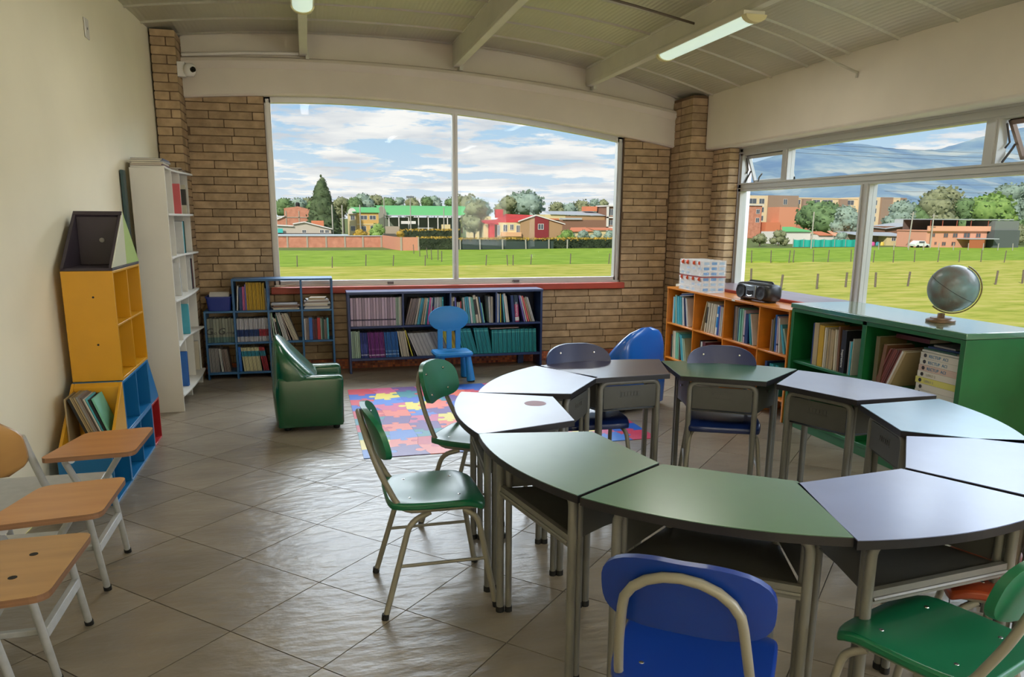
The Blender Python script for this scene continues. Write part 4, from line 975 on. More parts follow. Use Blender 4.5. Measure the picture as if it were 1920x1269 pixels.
so = fill(tall, .018, .343, c8, [(9, .0255, .222, .17, 'script', 0, 'greenish grey volume of the script-lettered set')], seed=13)
MINK = mat('black_ink', (22, 20, 20), .6); SINK = mat('white_ink', (214, 214, 210), .6); BINK = mat('blue_ink', (40, 108, 146), .6)
for o, ch in zip(so, 'Gao Garma'):
    if ch != ' ': text(ch, .045 if ch != 'G' else .085, MINK, o, (.0127, -.0006, .075), (rad(90), 0, 0), shear=.3, align='CENTER')
for o in so: o.location.y = so[0].location.y
mbk = [o for o in oo if 'magenta' in o['label']][0]
text('Diccionario', .03, SINK, mbk, (.027, -.0006, .06), (rad(90), -rad(90), 0))
# paper stacks lying in the two open upper cubes
for k in range(4): flat(tall, .72+(.006, -.008, .01, -.012)[k], .04, .636+.0125*k, .235, .19, .012, ('cream', 'taupe', 'brown', 'grey')[k], (2, -3, 1, 0)[k], ('lowest cream', 'second, taupe', 'third, brown', 'topmost grey')[k]+' magazine of the flat pile in the centre upper cube', 'flat magazines in the centre upper cube')
for k in range(7): flat(tall, 1.005+(.0, .01, -.012, .008, -.006, .012, -.002)[k], .035, .636+.0145*k, (.235, .235, .22, .23, .225, .20, .15)[k], .19, .0138, ('white', 'grey', 'cream', 'white', 'taupe', 'white', 'tan')[k], (0, 3, -4, 2, -3, 6, -8)[k], ('lowest white', 'second, grey', 'third, cream', 'fourth, white', 'fifth, taupe', 'sixth, white', 'topmost tan')[k]+' booklet of the pile in the upper right cube', 'booklets piled in the upper right cube')
bn = thing('storage_bin', 'dark blue plastic storage bin of papers on the left cubes of the bookcase', 'bin', tall.w(.135, .13, .6365))
MBIN = mat('navy_bin_plastic', (24, 44, 122), .4)
mb = MB(); mb.loft([(0, 0, .098, .10, 0), (0, 0, .112, .112, .118), (0, 0, .118, .118, .120), (0, 0, .118, .118, .130), (0, 0, .106, .106, .130), (0, 0, .094, .094, .01)], e=10); mb.build('body', MBIN, bn, smooth=40)
for k in range(4): tag(MB().box(-.085, .085, -.004, .004, 0, .138+.004*k).build('paper_sheaf', mat('paper', (206, 200, 190), .8), loc=tall.w(.135, .09+.025*k, .648), rot=(0, 0, rad(3*k-4))), 'paper sheaf standing in the dark blue storage bin', 'papers', 'papers in the blue bin')

# white bookcase contents
d0 = 'the white bookcase'
fill(wh, .715, 1.501, 'the top row of '+d0, [(2, .018, .24, .16, 'coral', 0, 'pinkish booklet'), .235, (1, .03, .24, .16, 'figure', 3, 'striped black book'), (1, .024, .22, .16, 'taupe', 3, 'taupe book')], ly=.004, seed=14)
fill(wh, .70, 1.181, 'the second row of '+d0, [(1, .02, .26, .16, 'white', 0, 'white book'), (2, .020, .262, .16, 'aqua', 1, 'pale blue book'), (1, .02, .26, .16, 'dgreen', 1, 'dark green book'), (1, .02, .262, .16, 'maroon', 1, 'dark red book')], ly=.004, seed=15)
fill(wh, .36, .861, 'the third row of '+d0, [(1, .02, .26, .16, 'white', -3, 'white leaning book'), (1, .018, .22, .16, 'black', -3, 'black leaning book'), .545, (2, .016, .28, .16, 'white', -3, 'white leaning folder'), (1, .02, .26, .16, 'dgreen', -3, 'dark green book'), (1, .026, .26, .16, 'dblue', -3, 'dark blue book'), (2, .022, .26, .16, 'maroon', -3, 'maroon book')], ly=.004, seed=16)
fill(wh, .645, .516, 'the fourth row of '+d0, [(1, .022, .25, .16, 'aqua', 0, 'pale blue book'), (1, .02, .24, .16, 'palegreen', 0, 'pale green book'), (1, .016, .23, .16, 'taupe', 0, 'taupe book')], ly=.004, seed=17)
fill(wh, .345, .131, 'the bottom row of '+d0, [(2, .022, .28, .17, 'blue', 0, 'sky blue folder'), .66, (2, .016, .26, .16, 'cream', 0, 'cream folder')], ly=.004, seed=18)
for k, (lx, key, tk) in enumerate(((.18, 'maroon', .012), (.20, 'cream', .012), (.19, 'grey', .013), (.21, 'dblue', .012))):
    flat(CS(-1.10, 6.24, (0, 1)), lx, -.10, 1.8415+.0135*k, .34, .215, tk, key, (0, 2, -2, 1)[k], ('lowest maroon', 'second, cream', 'third, grey', 'topmost dark')[k]+' folder of the pile on the near end of the white bookcase', 'folders on the near end of the white bookcase')
for k in range(3): flat(CS(-1.10, 6.24, (0, 1)), .98, -.10, 1.8415+.012*k, .26, .20, .011, ('tan', 'taupe', 'maroon')[k], (3, -4, 8)[k], ('lowest tan', 'middle taupe', 'topmost dark red')[k]+' book of the pile on the far end of the white bookcase', 'books on the far end of the white bookcase')

# tower contents: a handful in the sloping bin, two magazines in the yellow cubes
tb = CS(-1.275, 4.345, (1, 0))
fill(tb, .008, .297, 'the yellow sloping bin', [(1, .009, .25, .19, 'tan', 0, 'tan book upright on the wall side')], ly=.0, seed=19)
fill(tb, .112, .297, 'the yellow bin', [(1, .014, .262, .18, 'black', -20, 'dark patterned book'), (3, .008, .27, .185, 'tan', -20, 'thin tan booklet'), (1, .014, .272, .18, 'grey', -20, 'grey-green book'), (2, .007, .27, .18, 'taupe', -20, 'thin taupe booklet'), (1, .009, .262, .18, 'white', -20, 'white book'), (1, .008, .262, .18, 'aqua', -20, 'blue book'), (1, .012, .255, .18, 'black', -20, 'black ring folder'), (1, .012, .258, .18, 'mint', -19, 'mint green folder')], ly=.0, seed=20)
fill(tw, .765, .602+.294, 'the upper yellow cubes', [(1, .008, .25, .16, 'white', 0, 'thin white magazine')], seed=21)
fill(tw, .43, .602, 'the lower yellow cubes', [(2, .006, .255, .16, 'white', -2, 'thin white magazine')], seed=22)

# orange bookcase contents
e1 = 'the upper far bay of the orange bookcase'
fill(org, .06, .502, e1, [(1, .016, .25, .17, 'white', 0, 'white book'), (1, .030, .25, .17, 'aqua', 0, 'teal framed book'), .03, (2, .012, .27, .17, 'palegreen', -6, 'pale green magazine'), (8, .0125, .265, .17, 'aqua', -7, 'pale blue magazine'), (3, .011, .265, .17, 'white', -8, 'white magazine'), (3, .010, .26, .17, 'dblue', -10, 'dark blue magazine'), (3, .010, .262, .17, 'white', -12, 'leaning white magazine')], seed=23)
for k in range(3): book(org, .16+.02*k, .05, .772+.012*k, .010, .26, .17, ('white', 'blue', 'white')[k], 83, ('lowest white', 'middle blue', 'topmost white')[k]+' magazine lying across the books in the far orange bay', right=False)
e2 = 'the upper second bay of the orange bookcase'
fill(org, .63, .502, e2, [(1, .014, .28, .17, 'tan', 17, 'tan leaning book'), .02, (2, .012, .265, .17, 'figure', 10, 'brown patterned magazine'), (10, .014, .262, .17, 'cream', 7, 'cream magazine'), (1, .024, .262, .17, 'bluewhite', 6, 'white book with blue panels'), (1, .012, .26, .17, 'blue', 6, 'blue book'), (1, .012, .258, .17, 'violet', 4, 'violet book'), (3, .012, .25, .17, 'white', 3, 'white magazine')], seed=24)
e3 = 'the upper third bay of the orange bookcase'
fill(org, 1.185, .502, e3, [(1, .010, .285, .17, 'black', 0, 'black book'), (3, .014, .28, .17, 'taupe', 0, 'taupe book'), (1, .016, .275, .17, 'palegreen', 0, 'pale green book'), (1, .014, .272, .17, 'dblue', 0, 'dark blue book'), (3, .014, .27, .17, 'mint', 0, 'mint book'), (2, .013, .268, .17, 'palegreen', 0, 'pale green magazine'), (1, .02, .265, .17, 'lilac', 0, 'lilac book'), (1, .045, .24, .16, 'dblue', 0, 'broad dark blue file'), (2, .010, .25, .17, 'aqua', -10, 'leaning aqua magazine'), (1, .010, .25, .17, 'white', -14, 'leaning white magazine')], seed=25)
e4 = 'the upper near bay of the orange bookcase'
fill(org, 1.73, .502, e4, [(2, .014, .24, .17, 'taupe', 0, 'brown-grey book'), (1, .014, .255, .17, 'olive', 0, 'olive book'), (2, .012, .28, .17, 'blue', -2, 'bright blue booklet'), (1, .016, .27, .17, 'lilac', -2, 'lilac book'), (1, .016, .26, .17, 'white', -5, 'white book'), (2, .014, .22, .17, 'aqua', -16, 'leaning blue-grey booklet'), (2, .010, .20, .17, 'palegreen', -22, 'leaning greenish booklet')], seed=26)
e5 = 'the lower far bay of the orange bookcase'
fill(org, .05, .164, e5, [(1, .02, .22, .17, 'maroon', 0, 'maroon book'), (1, .025, .21, .17, 'dgreen', 0, 'dark green book'), (4, .014, .26, .17, 'cream', -2, 'cream magazine'), (4, .014, .25, .17, 'mint', -3, 'mint magazine'), (2, .010, .22, .17, 'taupe', -5, 'taupe magazine'), (3, .014, .25, .17, 'aqua', -14, 'leaning pale blue book'), (3, .014, .22, .17, 'palegreen', -15, 'leaning pale green magazine')], seed=27)
e6 = 'the lower second bay of the orange bookcase'
fill(org, .64, .164, e6, [(1, .010, .25, .17, 'black', 0, 'black book'), (2, .018, .24, .17, 'white', 0, 'white book'), (1, .05, .245, .16, 'maroon', 0, 'broad maroon file'), (3, .016, .20, .17, 'white', 0, 'short white booklet'), (1, .012, .20, .17, 'red', 0, 'short red booklet'), (1, .018, .20, .17, 'lilac', 0, 'short lilac book'), (2, .014, .205, .17, 'aqua', 0, 'short sky blue book')], seed=28)
e7 = 'the lower near bay of the orange bookcase'
fill(org, 1.68, .164, e7, [(1, .03, .25, .17, 'dblue', 0, 'dark blue file'), .03, (8, .014, .24, .17, 'teal', 0, 'teal volume')], seed=29)
# green cabinet contents
f1 = 'the left bay of the green cabinet'
fo = fill(grn, .215, .49, f1, [(1, .016, .29, .2, 'dblue', 0, 'narrow dark blue book'), (1, .050, .295, .2, 'tan', 0, 'broad tan book'), .006, (1, .052, .285, .2, 'gold', 0, 'broad mustard book'), .004, (2, .016, .275, .2, 'cream', 0, 'cream book'), (4, .017, .27, .2, 'tan', 0, 'narrow tan book'), (2, .015, .275, .2, 'cream', -2, 'narrow cream book'), (1, .018, .30, .2, 'brown', -3, 'brown and cream book'), .006, (1, .048, .283, .2, 'black', 0, 'thick navy-black book with white lettering'), .035, (1, .012, .22, .2, 'grey', 0, 'grey booklet'), (1, .014, .22, .2, 'aqua', 0, 'blue booklet'), (1, .006, .24, .2, 'white', 0, 'white sheet')], seed=30)
ob = [o for o in fo if 'lettering' in o['label']][0]
text('Inspirations', .026, SINK, ob, (.012, -.0006, .155), (rad(90), rad(90), 0))
f2 = 'the right bay of the green cabinet'
fill(grn, .845, .49, f2, [(1, .035, .29, .2, 'olive', 0, 'olive book'), (1, .03, .25, .2, 'brown', 8, 'brown book')], seed=31)
fill(grn, .86, .49, 'the right bay leaning group of the green cabinet', [(6, .014, .255, .21, 'rust', 25, 'leaning reddish brown volume'), .0, (1, .016, .25, .22, 'white', 25, 'pale leaning folder'), (1, .02, .25, .2, 'tan', 25, 'tan leaning book')], seed=32)
flat(CS(3.40, 4.85, (0, -1)), 1.03, .09, .775, .26, .17, .026, 'maroon', 2, 'dark maroon book lying across the tops of the leaning red books')
bw = mat('binder_board', (190, 186, 176), .5); by = mat('binder_yellow', (190, 184, 96), .5); bp = mat('binder_blush', (184, 160, 148), .5)
bl = ['lowest grey-white', 'second lowest grey-white', 'yellow', 'grey-white, above the yellow one,', 'blush-tinted', 'second highest grey-white', 'topmost grey-white']
for k in range(7):
    z = .4905+.0365*k; sh = (.0, .004, -.004, .006, .010, .014, .016)[k]
    b = thing('ring_binder', bl[k]+' ring binder of the flat stack in the green cabinet', 'binder', grn.w(1.195+sh, .035, z), grn.rz, 'ring binders stacked in the green cabinet')
    m = (bw, bw, by, bw, bp, bw, bw)[k]
    mb = MB(); mb.box(0, .295, 0, .002, 0, .0355); mb.box(0, .295, .002, .27, 0, .003); mb.box(0, .295, .002, .27, .0325, .0355); mb.build('cover', m, b, bevel=.001)
    MB().box(.006, .289, .01, .262, .003, .0325).build('pages', PAGE, b)
    MB().tube([(.035, -.0012, .018), (.035, .0005, .018)], .011, 14).build('finger_hole_ring', MINK if k < 4 else mat('ring_grey', (80, 84, 84), .3, metal=.8), b)
    if k >= 4: text('RECTUP  ACI', .024, BINK, b, (.062, -.0006, .009), (rad(90), 0, 0))
    elif k in (2, 3): text('LIBRO 2', .020, mat('faint_ink', (150, 146, 128), .6), b, (.065, -.0006, .010), (rad(90), 0, 0))
for k in range(4): flat(grn, 1.34+(.0, -.02, .015, -.01)[k], .05+.01*k, .7465+.0105*k, (.27, .25, .25, .16)[k], .2, .0095, ('white', 'dgreen', 'dblue', 'grey')[k], (1, -3, 4, -2)[k], ('lowest white', 'second, dark green', 'third, dark blue', 'topmost grey')[k]+' booklet lying on the ring binders', 'booklets on the ring binders')

# ------------------------------------------------------------------ things on top of the right-hand cases
def globe():
    t = thing('desk_globe', 'old terrestrial globe on a round wooden foot on the green cabinet', 'globe', (3.60, 3.74, .8985))
    wd = mat('globe_wood', (120, 92, 66), .35, var=.2, vscale=20); br = mat('olive_brass_arc', (122, 108, 66), .35, metal=.5)
    MB().lathe([(.078, 0), (.080, .004), (.080, .012), (.070, .017), (.058, .018), (.056, .026), (.001, .027)], 28).build('base', wd, t, smooth=35)
    MB().lathe([(.024, .026), (.020, .03), (.020, .05), (.001, .052)], 6).build('stem', wd, t)
    m = mat('globe_map', (98, 132, 134), .34, spec=.4, coat=.1, var=.35, vscale=8, vcol=(110, 90, 80), detail=6)
    R_ = .136; c = Vector((.075, -.055, .195)) ; c = Vector((.035, -.028, .198))
    ax_ = Matrix.Rotation(rad(45), 4, 'Z') @ Matrix.Rotation(rad(0), 4, 'X')
    tilt = Matrix.Translation(c) @ Matrix.Rotation(rad(-52), 4, 'Z') @ Matrix.Rotation(rad(32), 4, 'Y')
    s = MB(); s.lathe([(max(.001, R_*math.sin(PI*k/24)), -R_*math.cos(PI*k/24)) for k in range(25)], 36)
    o = s.build('globe_ball', m, t, smooth=60); o.matrix_local = tilt
    s = MB(); s.tube([(R_*1.002*math.cos(2*PI*k/48), R_*1.002*math.sin(2*PI*k/48), 0) for k in range(48)], .0012, 5, closed=True); s.build('equator_seam', MINK, o)
    a = MB(); n = 30; vs = []
    for k in range(n+1):
        q = -PI/2-.16+(PI+.26)*k/n
        for (r, y) in ((R_+.005, -.009), (R_+.012, -.009), (R_+.012, .009), (R_+.005, .009)): vs.append((r*math.cos(q), y, r*math.sin(q)))
    fs = [(k*4+j, k*4+(j+1) % 4, (k+1)*4+(j+1) % 4, (k+1)*4+j) for k in range(n) for j in range(4)]+[(3, 2, 1, 0), (n*4, n*4+1, n*4+2, n*4+3)]
    o = a.add(vs, fs).build('meridian_arc', br, t, smooth=35); o.matrix_local = tilt
globe()
def boombox():
    t = thing('portable_radio', 'black portable cassette radio with two round speakers on the orange bookcase', 'radio', (3.475, 5.48, .8455), rad(-84))
    bk = mat('black_radio_plastic', (26, 26, 28), .35, spec=.6); gr = mat('speaker_grille', (34, 34, 38), .6, bump=.4, bscale=200); sv = mat('silver_radio_trim', (150, 158, 166), .3, metal=.7)
    M = Matrix.Rotation(rad(90), 4, 'Y')
    mb = MB(); mb.loft([(-.075, 0, .050, .050, -.205, 3.0), (-.075, 0, .066, .070, -.19, 3.2), (-.075, 0, .070, .076, -.12, 3.6), (-.075, 0, .068, .072, 0, 4), (-.075, 0, .070, .076, .12, 3.6), (-.075, 0, .066, .070, .19, 3.2), (-.075, 0, .050, .050, .205, 3.0)], n=32, M=M)
    mb.build('body', bk, t, smooth=50)
    for s in (-1, 1):
        sp = MB().lathe([(.056, 0), (.058, .006), (.052, .012), (.046, .009), (.03, .006), (.012, .008), (.001, .010)], 28).build('speaker', gr, t, smooth=40, loc=(s*.125, -.072, .075), rot=(rad(90), 0, 0))
    MB().box(-.060, .060, -.080, -.066, .028, .128).build('front_panel', sv, t, bevel=.006)
    MB().box(-.038, .038, -.084, -.079, .052, .088).build('display', bk, t, bevel=.004)
    MB().tube(rounded([(-.03, -.086, .050), (0, -.090, .040), (.03, -.086, .050)], .02), .004, 6).build('tray_handle', M_BOLT, t)
    MB().box(-.11, .11, -.03, .05, .143, .150).build('button_row', mat('radio_grey', (112, 114, 118), .4), t, bevel=.003)
    h = MB().tube(rounded([(-.15, .03, .125), (-.14, .02, .156), (.14, .02, .156), (.15, .03, .125)], .02), .007, 8).build('handle', bk, t, smooth=40)
    for s in (-1, 1): MB().box(s*.15-.02, s*.15+.02, -.04, .04, 0, .014).build('foot', M_CAP, t)
boombox()
def bundle(z0, name, top):
    t = thing('box_bundle', name, 'box bundle', (3.372, 6.225, z0), 0, 'film-wrapped box bundles on the orange bookcase')
    wm = mat('white_carton', (206, 200, 188), .5, rand=.08); pb = mat('blue_print', (56, 134, 190), .5); pl = mat('pale_blue_print', (150, 182, 200), .5); po = mat('orange_print', (222, 84, 34), .5)
    bx, by_, bz = .0765, .108, .0455; me = MB().box(0, bx-.0015, 0, by_-.0015, 0, bz-.001).mesh('carton', wm)
    rnd = random.Random(int(z0*1000))
    for i in range(3):
        for j in range(4):
            for k in range(3):
                if 0 < i and 0 < j < 3 and k < 2 and i < 2: continue
                o = bpy.data.objects.new('carton', me); C.objects.link(o); o.parent = t; o.location = (i*bx, j*by_, k*bz)
                if j == 0:
                    MB().box(.012, .064, -.0006, 0, .010, .034).build('label_print', pb if rnd.random() < .4 else pl, o)
                if i == 0 and k == 2:
                    MB().tube([(-.0007, .05+rnd.uniform(-.02, .02), .024), (0, .05, .024)], .019, 9).build('orange_print', po, o)
                elif i == 0 and rnd.random() < .6: MB().box(-.0006, 0, .02, .08, .012, .030).build('label_print', pl, o)
    MB().box(-.003, .2325, -.003, .4345, .0005, .1375+.002).build('film', FILM, t)
    if not top:
        MB().box(-.0045, .234, -.0045, .436, .130, .136).build('red_tape', mat('red_tape', (150, 40, 44), .5), t)
bundle(.8455, 'lower film-wrapped bundle of small white cartons on the orange bookcase', False)
bundle(.9860, 'upper film-wrapped bundle of small white cartons, nearest the brick pillar top', True)
tag(MB().box(0, .16, 0, .05, 0, .006).build('paper_folder', mat('pale_folder', (186, 190, 196), .5), loc=(3.39, 6.14, .8455), rot=(0, 0, rad(6))), 'thin pale folder lying beside the wrapped cartons on the orange bookcase', 'folder')
print('books', NB)
# ------------------------------------------------------------------ the land outside (the room is one storey up)
G = -3.6
def grassmat(name, a, b, c):
    m = mat(name, a, .9, spec=.1); nt = m.node_tree; N = nt.nodes; L = nt.links
    tc = N.new('ShaderNodeTexCoord'); mp = N.new('ShaderNodeMapping'); mp.inputs['Scale'].default_value = (.25, .6, 1); L.new(tc.outputs['Object'], mp.inputs[0])
    n = N.new('ShaderNodeTexNoise'); n.inputs['Scale'].default_value = 1.1; n.inputs['Detail'].default_value = 8; n.inputs['Roughness'].default_value = .65; L.new(mp.outputs[0], n.inputs['Vector'])
    r = N.new('ShaderNodeValToRGB'); L.new(n.outputs[0], r.inputs[0]); e = r.color_ramp.elements
    e[0].position = .36; e[0].color = lin(a); e[1].position = .66; e[1].color = lin(c); k = e.new(.5); k.color = lin(b)
    L.new(r.outputs[0], N['Principled BSDF'].inputs['Base Color']); return m
G_FAR = grassmat('fresh_grass', (118, 148, 44), (140, 168, 54), (162, 182, 74))
G_NEAR = grassmat('dry_grass', (148, 160, 52), (182, 180, 78), (206, 192, 108))
G_LAND = grassmat('far_land', (92, 112, 60), (110, 122, 70), (124, 128, 86))
def sheet(name, x0, x1, y0, y1, z, m, nx, ny, amp=0.0, seed=0, thick=.3):
    def f(u, v):
        x, y = x0+(x1-x0)*u, y0+(y1-y0)*v
        return (x, y, z+(amp*noise.noise((x*.05+seed, y*.05, 0)) if amp else 0))
    o = MB().shell(f, lambda u, v: (f(u, v)[0], f(u, v)[1], z-thick), nx, ny).build(name, m, smooth=60); return struct(o)
sheet('ground_far', -700, 3600, 128, 3600, G-.05, G_LAND, 40, 40)
sheet('meadow_fresh', -80, 300, 84.4, 128.2, G, G_FAR, 60, 14, amp=.25, seed=3)
sheet('meadow_dry', -80, 300, 8.5, 84.4, G+.0, G_NEAR, 60, 14)
sheet('meadow_side', 5, 300, -60, 8.5, G+.0, G_NEAR, 30, 10)

M_POST = mat('weathered_post', (112, 100, 88), .9, var=.2, vscale=9)
M_POSTC = mat('concrete_post', (168, 162, 150), .9)
rnd = random.Random(5)
def post(x, y, h, label, group, r=.06, m=None, z=G):
    p = [(x, y, z-.1), (x+rnd.uniform(-.1, .1), y, z+h)]
    return tag(MB().tube(p, r, 6).build('fence_post', m or M_POST), label, 'post', group)
for (x, y) in [(-1.2, 84.8), (2.3, 82.1), (6.0, 86.0), (8.8, 84.5), (12.2, 84.0), (18.9, 83.7), (21.3, 83.4), (21.9, 83.3), (24.3, 84.6), (29.4, 85.7), (33.9, 85.0)]:
    post(x, y, 1.15, 'thin wooden fence post crossing the meadow seen through the back window', 'meadow fence posts in the back window')
for (x, y) in [(14.9, 113.6), (14.7, 106.0), (14.8, 96.1), (15.5, 95.5), (15.2, 91.0), (15.0, 101.0)]:
    post(x, y, 1.3, 'wooden post of the fence receding towards the brick yard wall', 'receding fence posts')
for (x, y) in [(52.0, 84.0), (54.4, 83.6), (56.7, 83.3), (57.7, 83.9), (60.9, 84.4), (62.8, 84.1), (66.3, 84.3), (68.0, 82.3), (70.6, 81.9), (74.2, 82.4), (77.3, 81.9), (80.2, 81.5), (83.2, 81.1), (85.4, 79.7), (87.7, 78.8)]:
    post(x, y, 1.5, 'thin post of the farther meadow fence in the right window', 'farther meadow fence posts')
for (x, y) in [(35.5, 57.2), (33.8, 50.4), (37.1, 50.7), (40.4, 51.7), (42.8, 51.3), (46.0, 51.5), (51.3, 53.1), (49.5, 51.0), (54.6, 51.5), (57.9, 52.0)]:
    post(x, y, 1.15, 'stouter post of the nearer meadow fence in the right window', 'nearer meadow fence posts', r=.08)
def wires(name, pts, label, r=.010, group=None):
    P = []
    for a, b in zip(pts, pts[1:]):
        a, b = Vector(a), Vector(b)
        for k in range(9):
            t = k/8; p = a*(1-t)+b*t; p.z -= 4*t*(1-t)*.012*(b-a).length*.5; P.append(p)
    return tag(MB().tube(P, r, 5).build(name, mat('dark_wire', (70, 70, 76), .6)), label, 'cable', group)
for k, (z0, z1) in enumerate(((9.9, 8.1), (9.3, 7.6), (8.9, 7.2))):
    wires('power_line', [(-20, 52, z0+2.2), (40, 66, z1+.6), (120, 84, z1+2.4)], ('uppermost', 'middle', 'lowest')[k]+' of the thin power lines crossing the sky in the back window', r=.014)
for k in range(3): wires('power_line', [(70, 84, 6.0-.9*k), (160, 70, 7.6-1.3*k), (240, 50, 8-1.3*k)], ('upper', 'middle', 'lower')[k]+' thin line before the mountains in the right window', r=.016)

# ------------------------------------------------------------------ vegetation
def leafmat(n, c, v): return mat(n, c, .8, spec=.2, var=.3, vscale=.9, vcol=v, bump=.6, bscale=3)
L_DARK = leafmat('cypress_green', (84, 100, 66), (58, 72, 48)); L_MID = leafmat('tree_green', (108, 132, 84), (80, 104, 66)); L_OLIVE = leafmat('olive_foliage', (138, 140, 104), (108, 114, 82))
L_PALE = leafmat('hazy_foliage', (142, 158, 140), (118, 136, 122)); L_LIME = leafmat('bright_foliage', (132, 156, 84), (98, 130, 62)); L_ORG = leafmat('orange_shoots', (184, 148, 60), (150, 128, 52)); L_HEDGE = leafmat('hedge_green', (56, 66, 44), (36, 46, 32))  # distance haze mixed into the paler foliage colours
M_TRUNK = mat('trunk_bark', (96, 82, 68), .9)
def blob(mb, c, r, seed, sq=(1, 1, 1), n=2, amp=.28, leaves=60, ls=.3):
    bm = bmesh.new(); bmesh.ops.create_icosphere(bm, subdivisions=n, radius=1)
    vs = []
    for v in bm.verts:
        k = 1+amp*noise.noise(v.co*2.3+Vector((seed, 0, 0)))
        vs.append((c[0]+v.co.x*r*sq[0]*k, c[1]+v.co.y*r*sq[1]*k, c[2]+v.co.z*r*sq[2]*k))
    fs = [tuple(v.index for v in f.verts) for f in bm.faces]; mb.add(vs, fs); bm.free()
    rn = random.Random(seed)
    for _ in range(leaves):
        d = Vector((rn.gauss(0, 1), rn.gauss(0, 1), rn.gauss(0, 1))).normalized(); k = 1+.25*rn.random()
        p = Vector((c[0]+d.x*r*sq[0]*k, c[1]+d.y*r*sq[1]*k, c[2]+d.z*r*sq[2]*k)); s = r*ls*(.5+rn.random())*.5
        u = Vector((rn.gauss(0, 1), rn.gauss(0, 1), rn.gauss(0, 1))).normalized()*s; w = u.cross(Vector((rn.random(), rn.random(), rn.random()))).normalized()*s
        mb.add([p-u, p+w, p+u, p-w], [(0, 1, 2, 3)])
def tree(name, label, x, y, w, ztop, m, group=None, z=G, base=None, k=9, shape='round', seed=None):
    seed = seed if seed is not None else int(abs(x*7+y*3)) % 997
    rn = random.Random(seed); t = thing(name, label, 'tree', (x, y, z), 0, group); H = ztop-z; mb = MB()
    if shape == 'cone':
        for i in range(14):
            q = i/13; zz = H*(.07+.86*q); r = w*(.52*(1-q)**.75+.05)
            for j in range(4 if q < .85 else 1):
                a = rn.random()*6.3; blob(mb, (math.cos(a)*r*.35, math.sin(a)*r*.35, zz), r*.85, seed+i*7+j, (1, 1, 1.3), 2, .35, 70, .22)
    else:
        b = base if base is not None else .35
        for i in range(k):
            a = rn.random()*6.3; q = rn.random(); zz = H*(b+(1-b)*(.2+.62*q)); rr = w*.5*(.75 if shape == 'round' else .6)*math.sqrt(rn.random())*(1-.5*q)
            s = min(w*.30, H*.3)*(.7+.5*rn.random())
            blob(mb, (math.cos(a)*rr, math.sin(a)*rr, min(zz, H-s*.8)), s, seed+i*5, (1, 1, .85), 2, .3, 70, .26)
        blob(mb, (0, 0, H-min(w*.3, H*.3)*.9), min(w*.3, H*.3), seed+99, (1, 1, .85), 2, .3, 70, .26)
    mb.build('crown', m, t, smooth=75)
    MB().tube([(0, 0, -.2), (0, 0, H*.5)], [max(.12, w*.035), max(.08, w*.02)], 7).build('trunk', M_TRUNK, t)
    return t
tree('cypress', 'tall dark cone-shaped cypress seen in the back window', 3.4, 176, 5.6, 11.2, L_DARK, shape='cone')
tree('fruit_tree', 'bare greyish feathery tree beside the red-roofed house', 30.7, 146, 5.5, 4.6, L_OLIVE, base=.3, k=8)
for k, (x, w, zt) in enumerate([(-6.5, 5, 6.6), (-2.5, 6, 6.9), (.5, 5, 7.0), (2.0, 4, 6.2), (7.2, 4, 5.6), (12.0, 6, 7.4), (15.4, 5.5, 7.2), (18.4, 5.5, 8.4), (22.4, 6, 8.2), (26.0, 6, 7.4), (30.2, 4, 7.7), (34.6, 6, 7.8), (38.4, 5, 7.9), (41.6, 5, 8.3), (52.0, 8, 8.4), (46.6, 5, 7.5)]):
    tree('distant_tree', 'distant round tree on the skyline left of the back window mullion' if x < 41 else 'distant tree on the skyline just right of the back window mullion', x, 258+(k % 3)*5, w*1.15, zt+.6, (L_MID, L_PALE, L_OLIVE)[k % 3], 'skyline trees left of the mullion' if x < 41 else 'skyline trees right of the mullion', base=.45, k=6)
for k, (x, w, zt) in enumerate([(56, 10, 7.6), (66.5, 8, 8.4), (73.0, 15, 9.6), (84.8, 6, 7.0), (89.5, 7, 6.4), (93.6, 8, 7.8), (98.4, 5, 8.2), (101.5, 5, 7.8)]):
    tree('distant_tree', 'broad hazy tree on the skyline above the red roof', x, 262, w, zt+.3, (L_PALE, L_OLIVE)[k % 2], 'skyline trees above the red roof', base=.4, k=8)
for (x, y, w, zt, m) in [(13.0, 151, 3.4, .4, L_LIME), (9.4, 150, 2.6, -.6, L_ORG), (16.6, 146, 2, -.8, L_ORG)]:
    tree('garden_bush', 'yellow-green bush by the yard wall under the green hall' if m is L_LIME else 'orange-tipped bush beside the yard wall', x, y, w, zt, m, 'bushes by the yard wall', base=.1, k=6)
tree('garden_bush', 'bright green broad-leaved bush at the right end of the red-roofed house', 46.2, 137, 3.8, -.5, L_LIME, base=.05, k=8)
for x in (51.4, 54.0, 56.6): tree('garden_bush', 'greyish round bush before the small orange roofs', x, 142, 2.3, -.6, L_PALE, 'grey bushes by the small orange roofs', base=.05, k=6)
